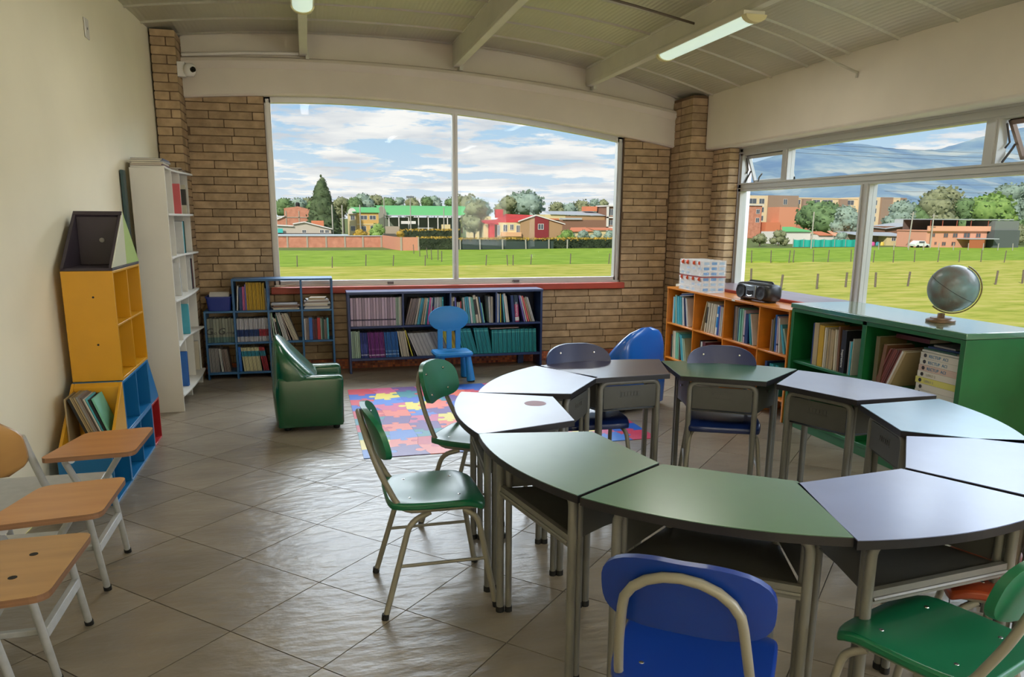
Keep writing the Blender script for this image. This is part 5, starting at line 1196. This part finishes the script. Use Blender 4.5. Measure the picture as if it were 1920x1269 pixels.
def hedge(label, x0, x1, y, zt, th=1.6):
    t = thing('clipped_hedge', label, 'hedge', ((x0+x1)/2, y, G)); H = zt-G; W = x1-x0
    b = MB().shell(lambda u, v: (-W/2+W*u, -th/2+th*v, H-.2+.12*noise.noise((u*W*.6, v*3, y))), lambda u, v: (-W/2+W*u, -th/2+th*v, 0), max(4, int(W)), 3)
    rn = random.Random(int(y+x0))
    for _ in range(int(W*22)):
        p = Vector((rn.uniform(-W/2, W/2), -th/2-.05, rn.uniform(.1, H-.2))); s = .16
        u = Vector((rn.gauss(0, 1), rn.gauss(0, .5), rn.gauss(0, 1))).normalized()*s; w = Vector((u.z, .1, -u.x)); b.add([p-u, p+w, p+u, p-w], [(0, 1, 2, 3)])
    b.build('foliage', L_HEDGE, t)
    s = MB()
    for _ in range(int(W*30)):
        p = Vector((rn.uniform(-W/2, W/2), rn.uniform(-th/2-.1, th/2), H-.25+rn.uniform(-.15, .35))); q = .15
        u = Vector((rn.gauss(0, 1), rn.gauss(0, .5), rn.gauss(0, 1))).normalized()*q; w = Vector((u.z, .1, -u.x)); s.add([p-u, p+w, p+u, p-w], [(0, 1, 2, 3)])
    s.build('new_shoots', L_ORG, t)
hedge('dark hedge with orange tips running to the mullion of the back window', 17.4, 24.0, 129, -1.65)
hedge('longer dark hedge behind, below the green-roofed hall', 17.0, 28.5, 150, -.7)
hedge('dark hedge with orange-yellow top in front of the red-roofed house', 24.2, 56, 130.5, -1.85)
MS = mat('dark_shade_net', (52, 66, 60), .8)
sn = tag(MB().box(24.4, 41, 128.6, 128.66, G, -2.3).build('shade_net', MS), 'dark green netting hung before the hedge under the red-roofed house', 'net')
for x in (24.6, 28.0, 31.9, 36.0, 40.1, 43.4): post(x, 128.3, 1.6, 'pale concrete post standing in front of the dark hedge', 'pale posts before the hedge', .12, M_POSTC)

# ------------------------------------------------------------------ buildings in the back window
def bmt(n, c, **k): return mat(n, c, .85, spec=.2, **k)
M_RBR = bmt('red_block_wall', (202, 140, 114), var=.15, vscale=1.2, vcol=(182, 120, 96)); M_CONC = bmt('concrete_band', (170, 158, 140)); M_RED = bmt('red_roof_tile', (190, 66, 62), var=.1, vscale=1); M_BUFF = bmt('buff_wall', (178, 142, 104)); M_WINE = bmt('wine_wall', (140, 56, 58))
M_CREAMW = bmt('cream_wall', (220, 200, 150)); M_YEL = bmt('ochre_wall', (212, 168, 98)); M_GROOF = bmt('green_metal_roof', (108, 184, 116)); M_WIN = mat('dark_pane', (86, 90, 98), .25, spec=.7); M_WH = bmt('white_wall', (222, 216, 206)); M_GREYR = bmt('grey_sheet_roof', (178, 182, 184)); M_BRN = bmt('brown_block', (140, 104, 84)); M_TERR = bmt('terracotta_roof', (210, 128, 92)); M_APSHADE = bmt('apartment_shaded_brown', (158, 132, 112)); M_APC = bmt('apartment_cream', (222, 198, 160)); M_SALM = bmt('salmon_wall', (220, 160, 132)); M_NET = bmt('dark_net_wall', (92, 98, 96))
def bx(name, m, par, x0, x1, y0, y1, z0, z1): return MB().box(x0, x1, y0, y1, z0, z1).build(name, m, par)
def win(par, x0, x1, z0, z1, y, m=None):
    f = MB(); e = .07; f.box(x0, x1, y-.05, y, z0, z0+e); f.box(x0, x1, y-.05, y, z1-e, z1); f.box(x0, x0+e, y-.05, y, z0+e, z1-e); f.box(x1-e, x1, y-.05, y, z0+e, z1-e); f.box((x0+x1)/2-.03, (x0+x1)/2+.03, y-.05, y, z0+e, z1-e)
    w = f.build('window', m or M_WH, par); MB().box(x0+e, x1-e, y-.02, y-.005, z0+e, z1-e).build('pane', M_WIN, w); return w
# yard wall of red blocks
t = thing('yard_wall', 'long low red block wall with grey posts and pale sheet coping at the meadow edge', 'wall', (0, 0, 0))
px = [-22, -18.3, -14.8, -11.3, -7.6, -3.4, -.1, 3.1, 6.3, 9.4, 12.6]
for a, b in zip(px, px[1:]): bx('wall_panel', M_RBR, t, a+.12, b-.12, 140, 140.2, G-.2, -1.72)
for a in px: bx('post', M_CONC, t, a-.14, a+.14, 139.92, 140.2, G-.2, -1.7)
bx('coping', M_GREYR, t, -22, 13.1, 139.8, 141.5, -1.72, -1.62); bx('coping', bmt('pale_sheet', (206, 220, 222)), t, -22, 7, 141.6, 145, -1.60, -1.50)
t = thing('yard_wall', 'pinker block wall stepping forward at the right end of the long yard wall', 'wall', (0, 0, 0))
pk = bmt('pink_block', (206, 142, 116), var=.1)
MB().prism([(12.8, 140), (14.2, 124), (14.4, 124), (13.0, 140)], G-.2, -1.55).build('wall_panel', pk, t); bx('wall_panel', pk, t, 14.4, 17.0, 124, 124.2, G-.2, -1.5); bx('post', M_CONC, t, 14.15, 14.42, 123.9, 124.2, G-.2, -1.48); bx('post', M_CONC, t, 16.9, 17.1, 123.9, 124.2, G-.2, -1.48)
# big brick building
t = thing('brick_building', 'raw red brick building with low gable at the left of the back window', 'building', (0, 0, 0))
def gable(name, m, par, pts, y0, y1):
    n = len(pts); vs = [(p[0], y0, p[1]) for p in pts]+[(p[0], y1, p[1]) for p in pts]
    return MB().add(vs, [tuple(range(n)), tuple(range(n, 2*n))[::-1]]+[(i, n+i, n+(i+1) % n, (i+1) % n) for i in range(n)]).build(name, m, par)
gable('wall', M_RBR, t, [(-9, G), (1.5, G), (1.6, 3.1), (-1.9, 3.95), (-5.0, 3.5), (-5.0, 1.6), (-6.4, .9), (-9, .7)], 190, 200)
for x in (-4.6, -1.7, .9): bx('column', M_CONC, t, x-.12, x+.12, 189.9, 190, G, 2.9)
bx('band', M_CONC, t, -8.8, 1.4, 189.9, 190, 1.35, 1.55)
gable('roof_edge', M_WH, t, [(-6.7, .85), (-5.0, 1.6), (-4.9, 1.7), (-4.9, 1.85), (-6.7, 1.1)], 189.6, 189.9)
tk = thing('water_tank', 'small black water tank on the raw brick building', 'tank', (-1.9, 194, 3.95)); MB().lathe([(.5, 0), (.5, .7), (.3, .95), (.15, 1.0)], 12).build('body', M_CAP, tk)
t = thing('low_shed', 'low pale-walled shed with white sheet roof before the raw brick building', 'building', (0, 0, 0))
gable('wall', bmt('pale_wall', (196, 184, 168)), t, [(-6.5, G), (4.6, G), (4.6, -.9), (-.5, .45), (-2.6, .1), (-2.6, -.35), (-6.5, -.15)], 160, 166)
gable('roof_edge', M_WH, t, [(-2.7, .1), (-.5, .48), (4.8, -.85), (4.8, -.68), (-.5, .66), (-2.7, .28)], 159.6, 166.2); gable('roof_edge', M_WH, t, [(-6.6, -.12), (-2.6, -.32), (-2.6, -.15), (-6.6, .06)], 159.6, 166.2)
for x in (-1.0, 2.4, 3.4): win(t, x, x+.8, -1.6, -.9, 160)
bx('tarpaulin', bmt('turquoise_tarp', (70, 190, 180)), t, -6.4, -4.6, 159.3, 159.5, -1.5, -.7); bx('dark_plinth', bmt('dark_plinth', (96, 92, 90)), t, -6.5, 4.7, 159.5, 159.7, G, -1.6)
tag(bx('tile_roof_shed', M_TERR, None, .9, 3.4, 168, 172, -.3, .8), 'small terracotta roof peeping beside the cypress foot', 'roof')
# yellow house and green hall
t = thing('arched_house', 'ochre two-storey house with green roof and arched white gable', 'building', (0, 0, 0))
bx('wall', M_YEL, t, 11.2, 16.2, 185, 192, G, 2.75); bx('wall', M_CREAMW, t, 9.5, 11.2, 185.5, 192, G, 2.4)
MB().shell(lambda u, v: (10.2+6.3*u, 184.6+5*v, 2.75+1.15*math.sin(PI/2*v)), lambda u, v: (10.2+6.3*u, 184.6+5*v, 2.6+1.15*math.sin(PI/2*v)), 2, 8).build('roof', M_GROOF, t, smooth=40)
P = [(9.2+1.0*(1-math.cos(PI*k/12))+.0, 2.3+1.35*math.sin(PI*k/12)) for k in range(13)]
gable('arched_gable', M_WH, t, P, 184.9, 185.3)
for (a, b, c, d) in ((12.0, 13.6, 1.0, 2.0), (14.1, 15.6, 1.0, 2.0), (12.2, 13.3, -1.6, -.4), (14.2, 15.6, -1.4, -.3), (9.8, 10.8, .9, 2.0), (9.8, 10.8, -1.6, -.4)): win(t, a, b, c, d, 185 if a > 11 else 185.5)
bx('floor_band', M_CREAMW, t, 11.2, 16.2, 184.9, 185, -.15, .1)
t = thing('sports_hall', 'long open hall with bright green curved roof near the mullion', 'building', (0, 0, 0))
MB().shell(lambda u, v: (17.6+23.5*u, 200+14*v, 2.15+2.5*math.sin(PI*.5*min(1, v*1.6))), lambda u, v: (17.6+23.5*u, 200+14*v, 2.0+2.5*math.sin(PI*.5*min(1, v*1.6))), 2, 12).build('roof', M_GROOF, t, smooth=40)
gable('gable_end', bmt('gable_grey', (150, 146, 132)), t, [(17.0, 1.0), (19.6, 2.1), (19.2, 3.6), (18.2, 4.5), (17.2, 3.4)], 199.5, 199.8)
bx('eaves_beam', M_GREYR, t, 19.5, 41, 199.8, 200, 1.95, 2.2)
for k in range(9): bx('column', M_WH, t, 20+2.5*k, 20.22+2.5*k, 200.2, 200.5, G, 2.1)
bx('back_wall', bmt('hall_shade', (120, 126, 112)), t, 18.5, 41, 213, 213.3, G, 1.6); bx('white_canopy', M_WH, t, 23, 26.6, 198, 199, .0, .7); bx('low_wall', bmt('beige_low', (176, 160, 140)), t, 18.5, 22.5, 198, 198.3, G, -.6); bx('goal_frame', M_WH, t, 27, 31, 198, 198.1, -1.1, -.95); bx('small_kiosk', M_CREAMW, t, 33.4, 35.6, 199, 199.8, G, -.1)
for k, (x, y, zt) in enumerate([(7.1, 165, 4.0), (5.1, 165, 4.0), (10.7, 165, 4.1), (18.0, 190, 6.2), (32.4, 190, 4.0), (24.3, 190, 6.3)]):
    t = thing('tall_light_pole', 'tall slim pole, '+('left of the cluster by the ochre house', 'directly right of the cypress', 'before the ochre house', 'at the left end of the green hall', 'right of the green hall middle', 'with floodlights before the green hall')[k], 'pole', (x, y, G))
    MB().tube([(0, 0, 0), (0, 0, zt-G)], .13, 7).build('pole', M_POSTC, t)
    if k == 5: MB().box(-.9, .9, -.2, .2, zt-G-.1, zt-G+.3).build('floodlights', bmt('flood_grey', (120, 122, 126)), t)
# red-roofed house
t = thing('red_roofed_house', 'buff brick house with red roof and wine-red gable stripe behind the hedge', 'house', (0, 0, 0))
gable('gable_wall', M_BUFF, t, [(38.2, G), (46.3, G), (46.3, .45), (41.1, 1.95), (38.2, .95)], 140, 140.4)
gable('red_stripe', M_WINE, t, [(40.9, G), (43.6, G), (43.6, 1.22), (41.15, 1.9), (40.9, 1.85)], 139.85, 140); bx('rear_wall', M_BUFF, t, 38.3, 46.2, 147, 147.4, G, .5)
win(t, 41.5, 42.6, -.5, .55, 139.85)
gable('white_verge', M_WH, t, [(37.7, .88), (41.1, 2.02), (46.8, .42), (46.8, .6), (41.1, 2.22), (37.7, 1.06)], 139.7, 140.1)
def quad(name, m, par, P, th=.12):
    vs = [tuple(p) for p in P]+[(p[0], p[1], p[2]-th) for p in P]
    return MB().add(vs, [(0, 1, 2, 3), (7, 6, 5, 4), (0, 4, 5, 1), (1, 5, 6, 2), (2, 6, 7, 3), (3, 7, 4, 0)]).build(name, m, par)
quad('roof', M_RED, t, [(37.7, 139.8, .95), (41.1, 139.8, 2.1), (37.8, 150, 2.35), (33.3, 143.5, .75)]); quad('roof', M_RED, t, [(41.1, 139.8, 2.1), (46.8, 139.8, .5), (46.8, 150, .5), (37.8, 150, 2.35)]); quad('porch_roof', M_RED, t, [(31.8, 141.5, .75), (35.5, 141.5, .55), (36, 146, 1.2), (31.8, 146, 1.2)], .25)
bx('wall', M_CREAMW, t, 34.4, 38.3, 140.2, 147, G, .75); bx('wall', M_CREAMW, t, 31.9, 33.0, 143, 147, G, .3); bx('red_pillar', bmt('red_pillar', (206, 70, 68)), t, 32.7, 33.7, 141.8, 142.8, G, .55); bx('balcony', bmt('peach', (226, 176, 130)), t, 34.5, 38.2, 139.4, 140.2, -1.75, -1.0); bx('chimney', M_RED, t, 35.2, 36.6, 147, 148, 1.6, 3.2)
for (a, b, c, d) in ((33.8, 34.3, -1.6, .3), (34.9, 35.7, -.9, .4), (36.2, 36.9, -.6, .45), (37.4, 38.1, -1.2, .3)): win(t, a, b, c, d, 140.15)
tag(bx('rear_house', M_CREAMW, None, 32.6, 37, 159, 163, G, 1.9), 'cream house top behind the red roof, under the blue tanks', 'house')
tag(bx('rooftop_tank', bmt('tank_blue', (70, 130, 200)), None, 33.2, 36.0, 160, 162, 1.9, 2.9), 'blue water tanks just behind the red-roofed house', 'tank')
t = thing('long_warehouse', 'long low building with grey roof and cream end wall on the right', 'building', (0, 0, 0))
bx('wall', M_CREAMW, t, 70.5, 77, 230, 240, G, 2.75); bx('wall', M_BUFF, t, 77, 90, 230, 240, G, 2.5); quad('roof', M_GREYR, t, [(72, 229.5, 2.9), (90, 229.5, 2.6), (90, 242, 3.9), (73, 242, 3.9)])
t = thing('white_block', 'white-framed concrete block of flats at the right end of the back window', 'building', (0, 0, 0))
bx('wall', M_BRN, t, 90.2, 97, 228.4, 238, G, 5.3); bx('slab', M_WH, t, 89.8, 97, 227.6, 238, 5.3, 5.7); bx('slab', M_WH, t, 89.8, 97, 227.6, 228.4, 1.8, 2.2); bx('slab', M_WH, t, 89.8, 97, 227.6, 228.4, -1.2, -.8)
for x in (89.8, 92.4, 95.2): bx('column', M_WH, t, x, x+.5, 227.6, 228.4, G, 5.4)
for (a, b, c, d) in ((90.6, 92.0, 2.6, 4.6), (93.2, 94.8, 2.6, 4.6), (90.6, 92.0, -.4, 1.2), (93.2, 94.8, -.4, 1.2)): win(t, a, b, c, d, 228.4)
tag(bx('rooftop_room', M_TERR, None, 85.8, 89.6, 236, 240, 3.9, 5.4), 'small terracotta rooftop room left of the white-framed flats', 'building')
t = thing('long_brick_wall', 'long brown block wall with rubble top behind the red-roofed house', 'wall', (0, 0, 0)); bx('wall', M_BRN, t, 61, 78.5, 200, 200.4, G, 1.25); bx('sheet_coping', M_GREYR, t, 66, 71.5, 199.5, 202, 1.3, 1.75); bx('coping', M_TERR, t, 61, 65, 199.6, 201, 1.2, 1.6)
t = thing('small_house', 'small cream house with orange roofs behind the grey bushes', 'house', (0, 0, 0)); bx('wall', M_CREAMW, t, 51.2, 61, 150, 156, G, -.9)
quad('roof', M_TERR, t, [(50.9, 149.6, -.95), (56, 149.6, -.85), (56, 154, -.2), (52.8, 154, -.25)]); quad('roof', M_TERR, t, [(56.3, 149.6, -.6), (61.5, 149.6, -.6), (61.5, 154, -.25), (56.3, 154, -.25)]); win(t, 51.8, 52.4, -1.9, -1.2, 150)

# ------------------------------------------------------------------ the right window: mountains, flats, houses, trees
def mountains():
    ridge = [(-200, 120), (600, 150), (1300, 200), (1700, 242), (1780, 246), (1840, 242), (1926, 269), (2012, 296), (2120, 318), (2250, 334), (2374, 331), (2470, 321), (2615, 313), (2753, 319), (2857, 345), (2986, 382), (3053, 391), (3144, 417), (3220, 430), (3500, 455), (4200, 470)]
    def H(x):
        for (a, b), (c, d) in zip(ridge, ridge[1:]):
            if a <= x <= c: return b+(d-b)*(x-a)/(c-a)
        return 470
    # ridge stands 3 km off; slopes come down towards the meadow
    X0, X1 = 1500, 4200
    def f(u, v):
        x = X0+(X1-X0)*u; y = 3000-2100*(1-v)**1.0 if v < 1 else 3000
        sc = y/3000; hx = H(x)
        xx = x*(.45+.55*sc); prof = v**1.35
        n = noise.fractal((x*.0035, v*2.6, 1.3), .9, 2.1, 5)
        z = hx*prof*(.55+.45*sc)*(1)+n*46*math.sin(PI*min(1, v*1.02))**1.0*(.3+v)
        if v > .995: z = hx+3*noise.noise((x*.03, 0, 0))
        return (xx, y, max(z, 0)+G)
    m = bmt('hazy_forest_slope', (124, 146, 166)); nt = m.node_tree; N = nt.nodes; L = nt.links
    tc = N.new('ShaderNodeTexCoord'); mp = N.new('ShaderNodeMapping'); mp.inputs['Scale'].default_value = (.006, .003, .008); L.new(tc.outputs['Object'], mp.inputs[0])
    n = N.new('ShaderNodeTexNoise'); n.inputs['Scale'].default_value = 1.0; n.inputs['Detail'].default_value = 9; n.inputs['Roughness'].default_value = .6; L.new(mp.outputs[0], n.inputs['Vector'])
    r = N.new('ShaderNodeValToRGB'); L.new(n.outputs[0], r.inputs[0]); e = r.color_ramp.elements; e[0].position = .36; e[0].color = lin((104, 132, 158)); e[1].position = .68; e[1].color = lin((184, 188, 178)); k = e.new(.52); k.color = lin((132, 156, 168))  # distance haze and cloud shadow mixed into the slope colours
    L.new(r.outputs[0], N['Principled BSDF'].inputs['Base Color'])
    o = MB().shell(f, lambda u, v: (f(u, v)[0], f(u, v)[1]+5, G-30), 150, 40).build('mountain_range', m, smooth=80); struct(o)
mountains()
def flats():
    t = thing('apartment_block', 'long three-storey cream apartment block, shaded sides painted brown, before the mountains', 'building', (0, 0, 0))
    y = 260
    bx('shaded_side', M_APSHADE, t, 166.6, 179, y, y+14, G, 10.5); bx('cream_frame', M_APC, t, 157, 166.6, y+1, y+14, G, 10.4)  # brown carries the shade of the sides turned from the sun
    bx('cream_wall', M_APC, t, 179, 208, y+4, y+16, G, 9.6); bx('shaded_side', M_APSHADE, t, 183, 186.5, y+2.6, y+4, G, 9.4); bx('shaded_side', M_APSHADE, t, 199.4, 202.6, y+2.6, y+4, G, 9.6)
    bx('cream_wall', M_APC, t, 208, 216, y+1, y+14, G, 10.4); bx('shaded_side', M_APSHADE, t, 216, 221, y, y+14, G, 10.4); bx('cream_panel', M_APC, t, 221, 224, y-.4, y+10, 6.2, 10.3); bx('shaded_side', M_APSHADE, t, 221, 227.4, y+.2, y+14, G, 10.3)
    bx('cream_parapet', M_APC, t, 179, 208, y+3.8, y+4.2, 9.6, 10.0)
    for row in (7.4, 4.3, 1.2):
        for a, w in ((158.5, 3.4), (163, 2.2)): win(t, a, a+w, row, row+1.9, y+.95)
        for a, w in ((179.6, 1.4), (181.2, 1.4), (188, 3.2), (192.2, 4.6), (203.4, 3.0)): win(t, a, a+w, row, row+1.8, y+3.95)
        for a, w in ((209.6, 1.8), (212.6, 2.0)): win(t, a, a+w, row, row+1.9, y+.95)
    win(t, 172.6, 174.2, 7.2, 9.2, y-.02)
flats()
t = thing('brick_cube_house', 'tall blind red brick cube house left of the big round tree', 'building', (0, 0, 0)); bx('wall', bmt('orange_brick', (216, 150, 116), var=.12, vcol=(204, 134, 100)), t, 131.7, 137.6, 200, 206, G, 5.2); bx('side_wall', M_RBR, t, 137.6, 142, 200.8, 206, G, 5.0); bx('annex', M_TERR, t, 127, 131.7, 199, 204, G, .9)  # side wall: shaded right face given a duller brick colour
t = thing('brick_house', 'narrow orange-brown brick house at the left edge of the right window', 'building', (0, 0, 0)); bx('wall', M_RBR, t, 118, 126, 200, 207, G, 5.5); bx('slab', M_WH, t, 118, 126.4, 199.6, 207, 5.5, 5.8)
for z in (.8, 3.2): win(t, 124.2, 125.4, z, z+1.3, 200)
tree('shade_tree', 'large round dark green tree before the apartment block', 123.6, 170, 13.5, 5.6, L_MID, base=.25, k=16)
tree('feathery_tree', 'tall grey-green feathery tree left of the right window mullion', 116.0, 150, 5.6, 4.6, L_PALE, base=.15, k=12)
tree('agave_bush', 'pale spiky bush behind the turquoise tarpaulin fence', 106.5, 139, 3.2, -.9, L_PALE, base=.05, k=7)
tree('garden_tree', 'small olive tree at the left of the right window', 87.0, 138, 4.4, -1.2, L_OLIVE, base=.1, k=8, seed=12); tree('garden_tree', 'ragged small tree left of the turquoise fence', 92.5, 140, 3.6, -.6, L_OLIVE, base=.1, k=8, seed=15); tree('garden_tree', 'leafy green tree just right of the right window mullion', 126, 165, 10, 2.6, L_LIME, base=.1, k=12, seed=18)
for k, (x, y, w, zt, m) in enumerate([(150, 172, 8, 6.6, L_PALE), (156, 175, 9, 5.4, L_MID), (160, 172, 9, 10.0, L_OLIVE), (166, 178, 9, 9.4, L_OLIVE), (171, 174, 7, 7.6, L_MID), (178, 172, 12, 8.2, L_LIME), (187, 176, 9, 11.6, L_PALE), (197, 178, 10, 12.5, L_PALE), (174, 186, 12, 10.5, L_OLIVE), (168, 150, 10, 3.4, L_MID), (154, 142, 9, 1.0, L_OLIVE), (165, 135, 12, 2.6, L_MID), (176, 140, 14, 6.4, L_PALE)]):
    tree('hillside_tree', 'tree of the dense wooded slope behind the salmon house', x, y, w, zt, m, 'trees of the wooded slope behind the salmon house', base=.12, k=12)
tree('garden_tree', 'small bush-like tree right of the cream shed', 126.6, 141, 3.6, -.7, L_OLIVE, base=.1, k=7, seed=22)
t = thing('tarpaulin_fence', 'bright turquoise tarpaulin fence along the meadow edge', 'fence', (0, 0, 0))
tq = mat('turquoise_tarp_fence', (32, 168, 148), .6); px = [91.1, 93.4, 95.7, 98, 100.4, 102.9, 105.5]
for a, b in zip(px, px[1:]): MB().shell(lambda u, v: (a+(b-a)*u, 133+.12*math.sin(u*9), G+(1.45-.1*math.sin(PI*u))*v), lambda u, v: (a+(b-a)*u, 133.05+.12*math.sin(u*9), G+(1.45-.1*math.sin(PI*u))*v), 8, 1).build('tarp_panel', tq, t)
for a in px: MB().tube([(a, 132.9, G), (a, 132.9, -2.0)], .06, 6).build('post', M_POSTC, t)
t = thing('low_house', 'low house with pale green hipped roof behind the turquoise fence', 'house', (0, 0, 0)); bx('wall', M_WH, t, 98.5, 107, 150, 156, G, -1.0); quad('roof', M_GROOF, t, [(99.6, 149.6, -.85), (107.2, 149.6, -.85), (105, 154, .05), (102.4, 154, .05)])
t = thing('low_house', 'low houses with salmon roofs behind the turquoise fence', 'house', (0, 0, 0)); bx('wall', M_WH, t, 107.6, 117.6, 148, 153, G, -1.6); quad('roof', M_TERR, t, [(107.4, 147.6, -1.6), (111, 147.6, -1.6), (111, 152, -.9), (108.2, 152, -.9)]); quad('roof', bmt('peach_roof', (226, 168, 134)), t, [(111.2, 147.6, -1.7), (118, 147.6, -1.7), (116.6, 152, -.8), (112.6, 152, -.8)])
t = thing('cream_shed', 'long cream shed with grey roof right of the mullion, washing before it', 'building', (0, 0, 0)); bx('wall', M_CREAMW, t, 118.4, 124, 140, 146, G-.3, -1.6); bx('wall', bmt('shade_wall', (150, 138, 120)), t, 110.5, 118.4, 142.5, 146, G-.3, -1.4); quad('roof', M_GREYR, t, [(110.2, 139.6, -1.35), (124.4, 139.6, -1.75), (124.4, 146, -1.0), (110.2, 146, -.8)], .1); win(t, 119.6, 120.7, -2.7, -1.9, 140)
for k, c in enumerate([(180, 40, 50), (220, 220, 226), (214, 90, 150), (70, 150, 160), (230, 200, 90)]): tag(MB().loft([(112.0+1.15*k, 139, .42, .2, G), (112+1.15*k, 139, .46, .22, G+.4), (112+1.15*k, 139, .3, .15, G+.75)], n=10, e=2.5).build('plant_tub', mat('tub%d' % k, c, .7), smooth=50), ('red', 'white', 'pink', 'teal', 'yellow')[k]+' tub on the yard floor before the cream shed', 'tub', 'coloured tubs before the cream shed')
t = thing('salmon_house', 'salmon-pink two-storey house with roof terrace in the right window', 'house', (0, 0, 0)); y = 128
bx('wall', M_SALM, t, 117.4, 131.9, y, y+8, G-.5, -.25); bx('parapet', bmt('salmon_light', (230, 168, 138)), t, 117.2, 132.2, y-.5, y-.2, -.3, .55); bx('terrace_floor', M_SALM, t, 117.2, 132.2, y-.5, y+8, -.45, -.3); bx('terrace_roof', M_GREYR, t, 117.6, 137.5, y-.6, y+8, 1.75, 1.92)
for x in (117.8, 120.6, 124, 127.4, 131.6): MB().tube([(x, y-.3, -.3), (x, y-.3, 1.8)], .09, 6).build('terrace_post', bmt('post_red', (150, 84, 66)), t)
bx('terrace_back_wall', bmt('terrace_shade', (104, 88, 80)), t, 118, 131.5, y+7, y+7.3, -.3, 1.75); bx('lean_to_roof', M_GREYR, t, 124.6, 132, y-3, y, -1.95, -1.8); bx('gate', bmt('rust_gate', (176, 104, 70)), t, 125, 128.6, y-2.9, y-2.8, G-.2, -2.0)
for (a, b, c, d) in ((118.4, 119.4, -1.6, -.8), (121.4, 122.5, -1.7, -.8), (123.6, 124.8, -1.7, -.8), (126.2, 127.8, -1.75, -.75), (129.2, 130.4, -1.7, -.8), (119.4, 120.0, -3.1, -2.5), (121.2, 122.2, -3.3, -2.5), (123.5, 124.5, -3.3, -2.5)): win(t, a, b, c, d, y, M_RBR)
bx('dark_annex', M_NET, t, 132.2, 138.5, y-1.5, y+6, G-.7, -.2); bx('netted_upper_room', bmt('net_upper', (120, 124, 120)), t, 132.4, 138.3, y-1.2, y+6, -.2, 1.6)
t = thing('grey_house', 'pale grey house with cream panel left of the salmon house', 'building', (0, 0, 0)); bx('wall', bmt('pale_grey_wall', (190, 192, 188)), t, 133.6, 139.2, 150, 156, G, 1.9); bx('cream_panel', bmt('cream_yellow', (232, 218, 150)), t, 135.2, 137.4, 149.8, 150, -.9, 1.9); bx('brown_store', M_BRN, t, 126.4, 133.6, 150.4, 156, G, .3); quad('roof', M_GREYR, t, [(126, 149.6, -.2), (133.6, 149.6, .75), (133.6, 156, 1.1), (126, 156, .2)])
car = thing('white_car', 'small white car parked beside the salmon house', 'car', (115.1, 127.0, G-.05)); cm = mat('car_white', (226, 226, 226), .25, spec=.7)
MB().add([(p[0], s*.8, p[1]) for s in (-1, 1) for p in ((-1.7, .35), (1.7, .35), (1.75, .75), (.95, .85), (.45, 1.4), (-.9, 1.42), (-1.6, .95), (-1.75, .8))], [tuple(range(8))[::-1], tuple(range(8, 16))]+[(i, (i+1) % 8, 8+(i+1) % 8, 8+i) for i in range(8)]).build('body', cm, car, bevel=.06)
for s in (-1, 1):
    MB().box(-.85, .4, s*.81-.01, s*.81+.01, .95, 1.3).build('side_glass', M_WIN, car)
    for a in (-1.05, 1.1): MB().lathe([(.30, -.1), (.30, .1)], 16).build('wheel', M_CAP, car, loc=(a, s*.75, .3), rot=(rad(90), 0, 0))
for k, (x, y, zt) in enumerate([(89.5, 125, 3.0), (111.6, 126, 3.2), (115.8, 125, 2.9)]):
    t = thing('utility_pole', ('slim pale pole before the big round tree', 'leaning concrete utility pole by the cream shed', 'utility pole in front of the salmon house')[k], 'pole', (x, y, G-.3)); MB().tube([(0, 0, 0), (.0 if k != 1 else .35, 0, zt-G+.3)], .12, 7).build('pole', M_POSTC, t)
    if k: MB().box(-.3, .9, -.05, .05, zt-G-.2, zt-G-.05).build('crossarm', M_POSTC, t)
for k in range(14): post(100+2.7*k, 120-1.0*k*.6, 1.2, 'pale post along the far meadow edge by the houses', 'pale posts along the far meadow edge', .07, M_POSTC, z=G)
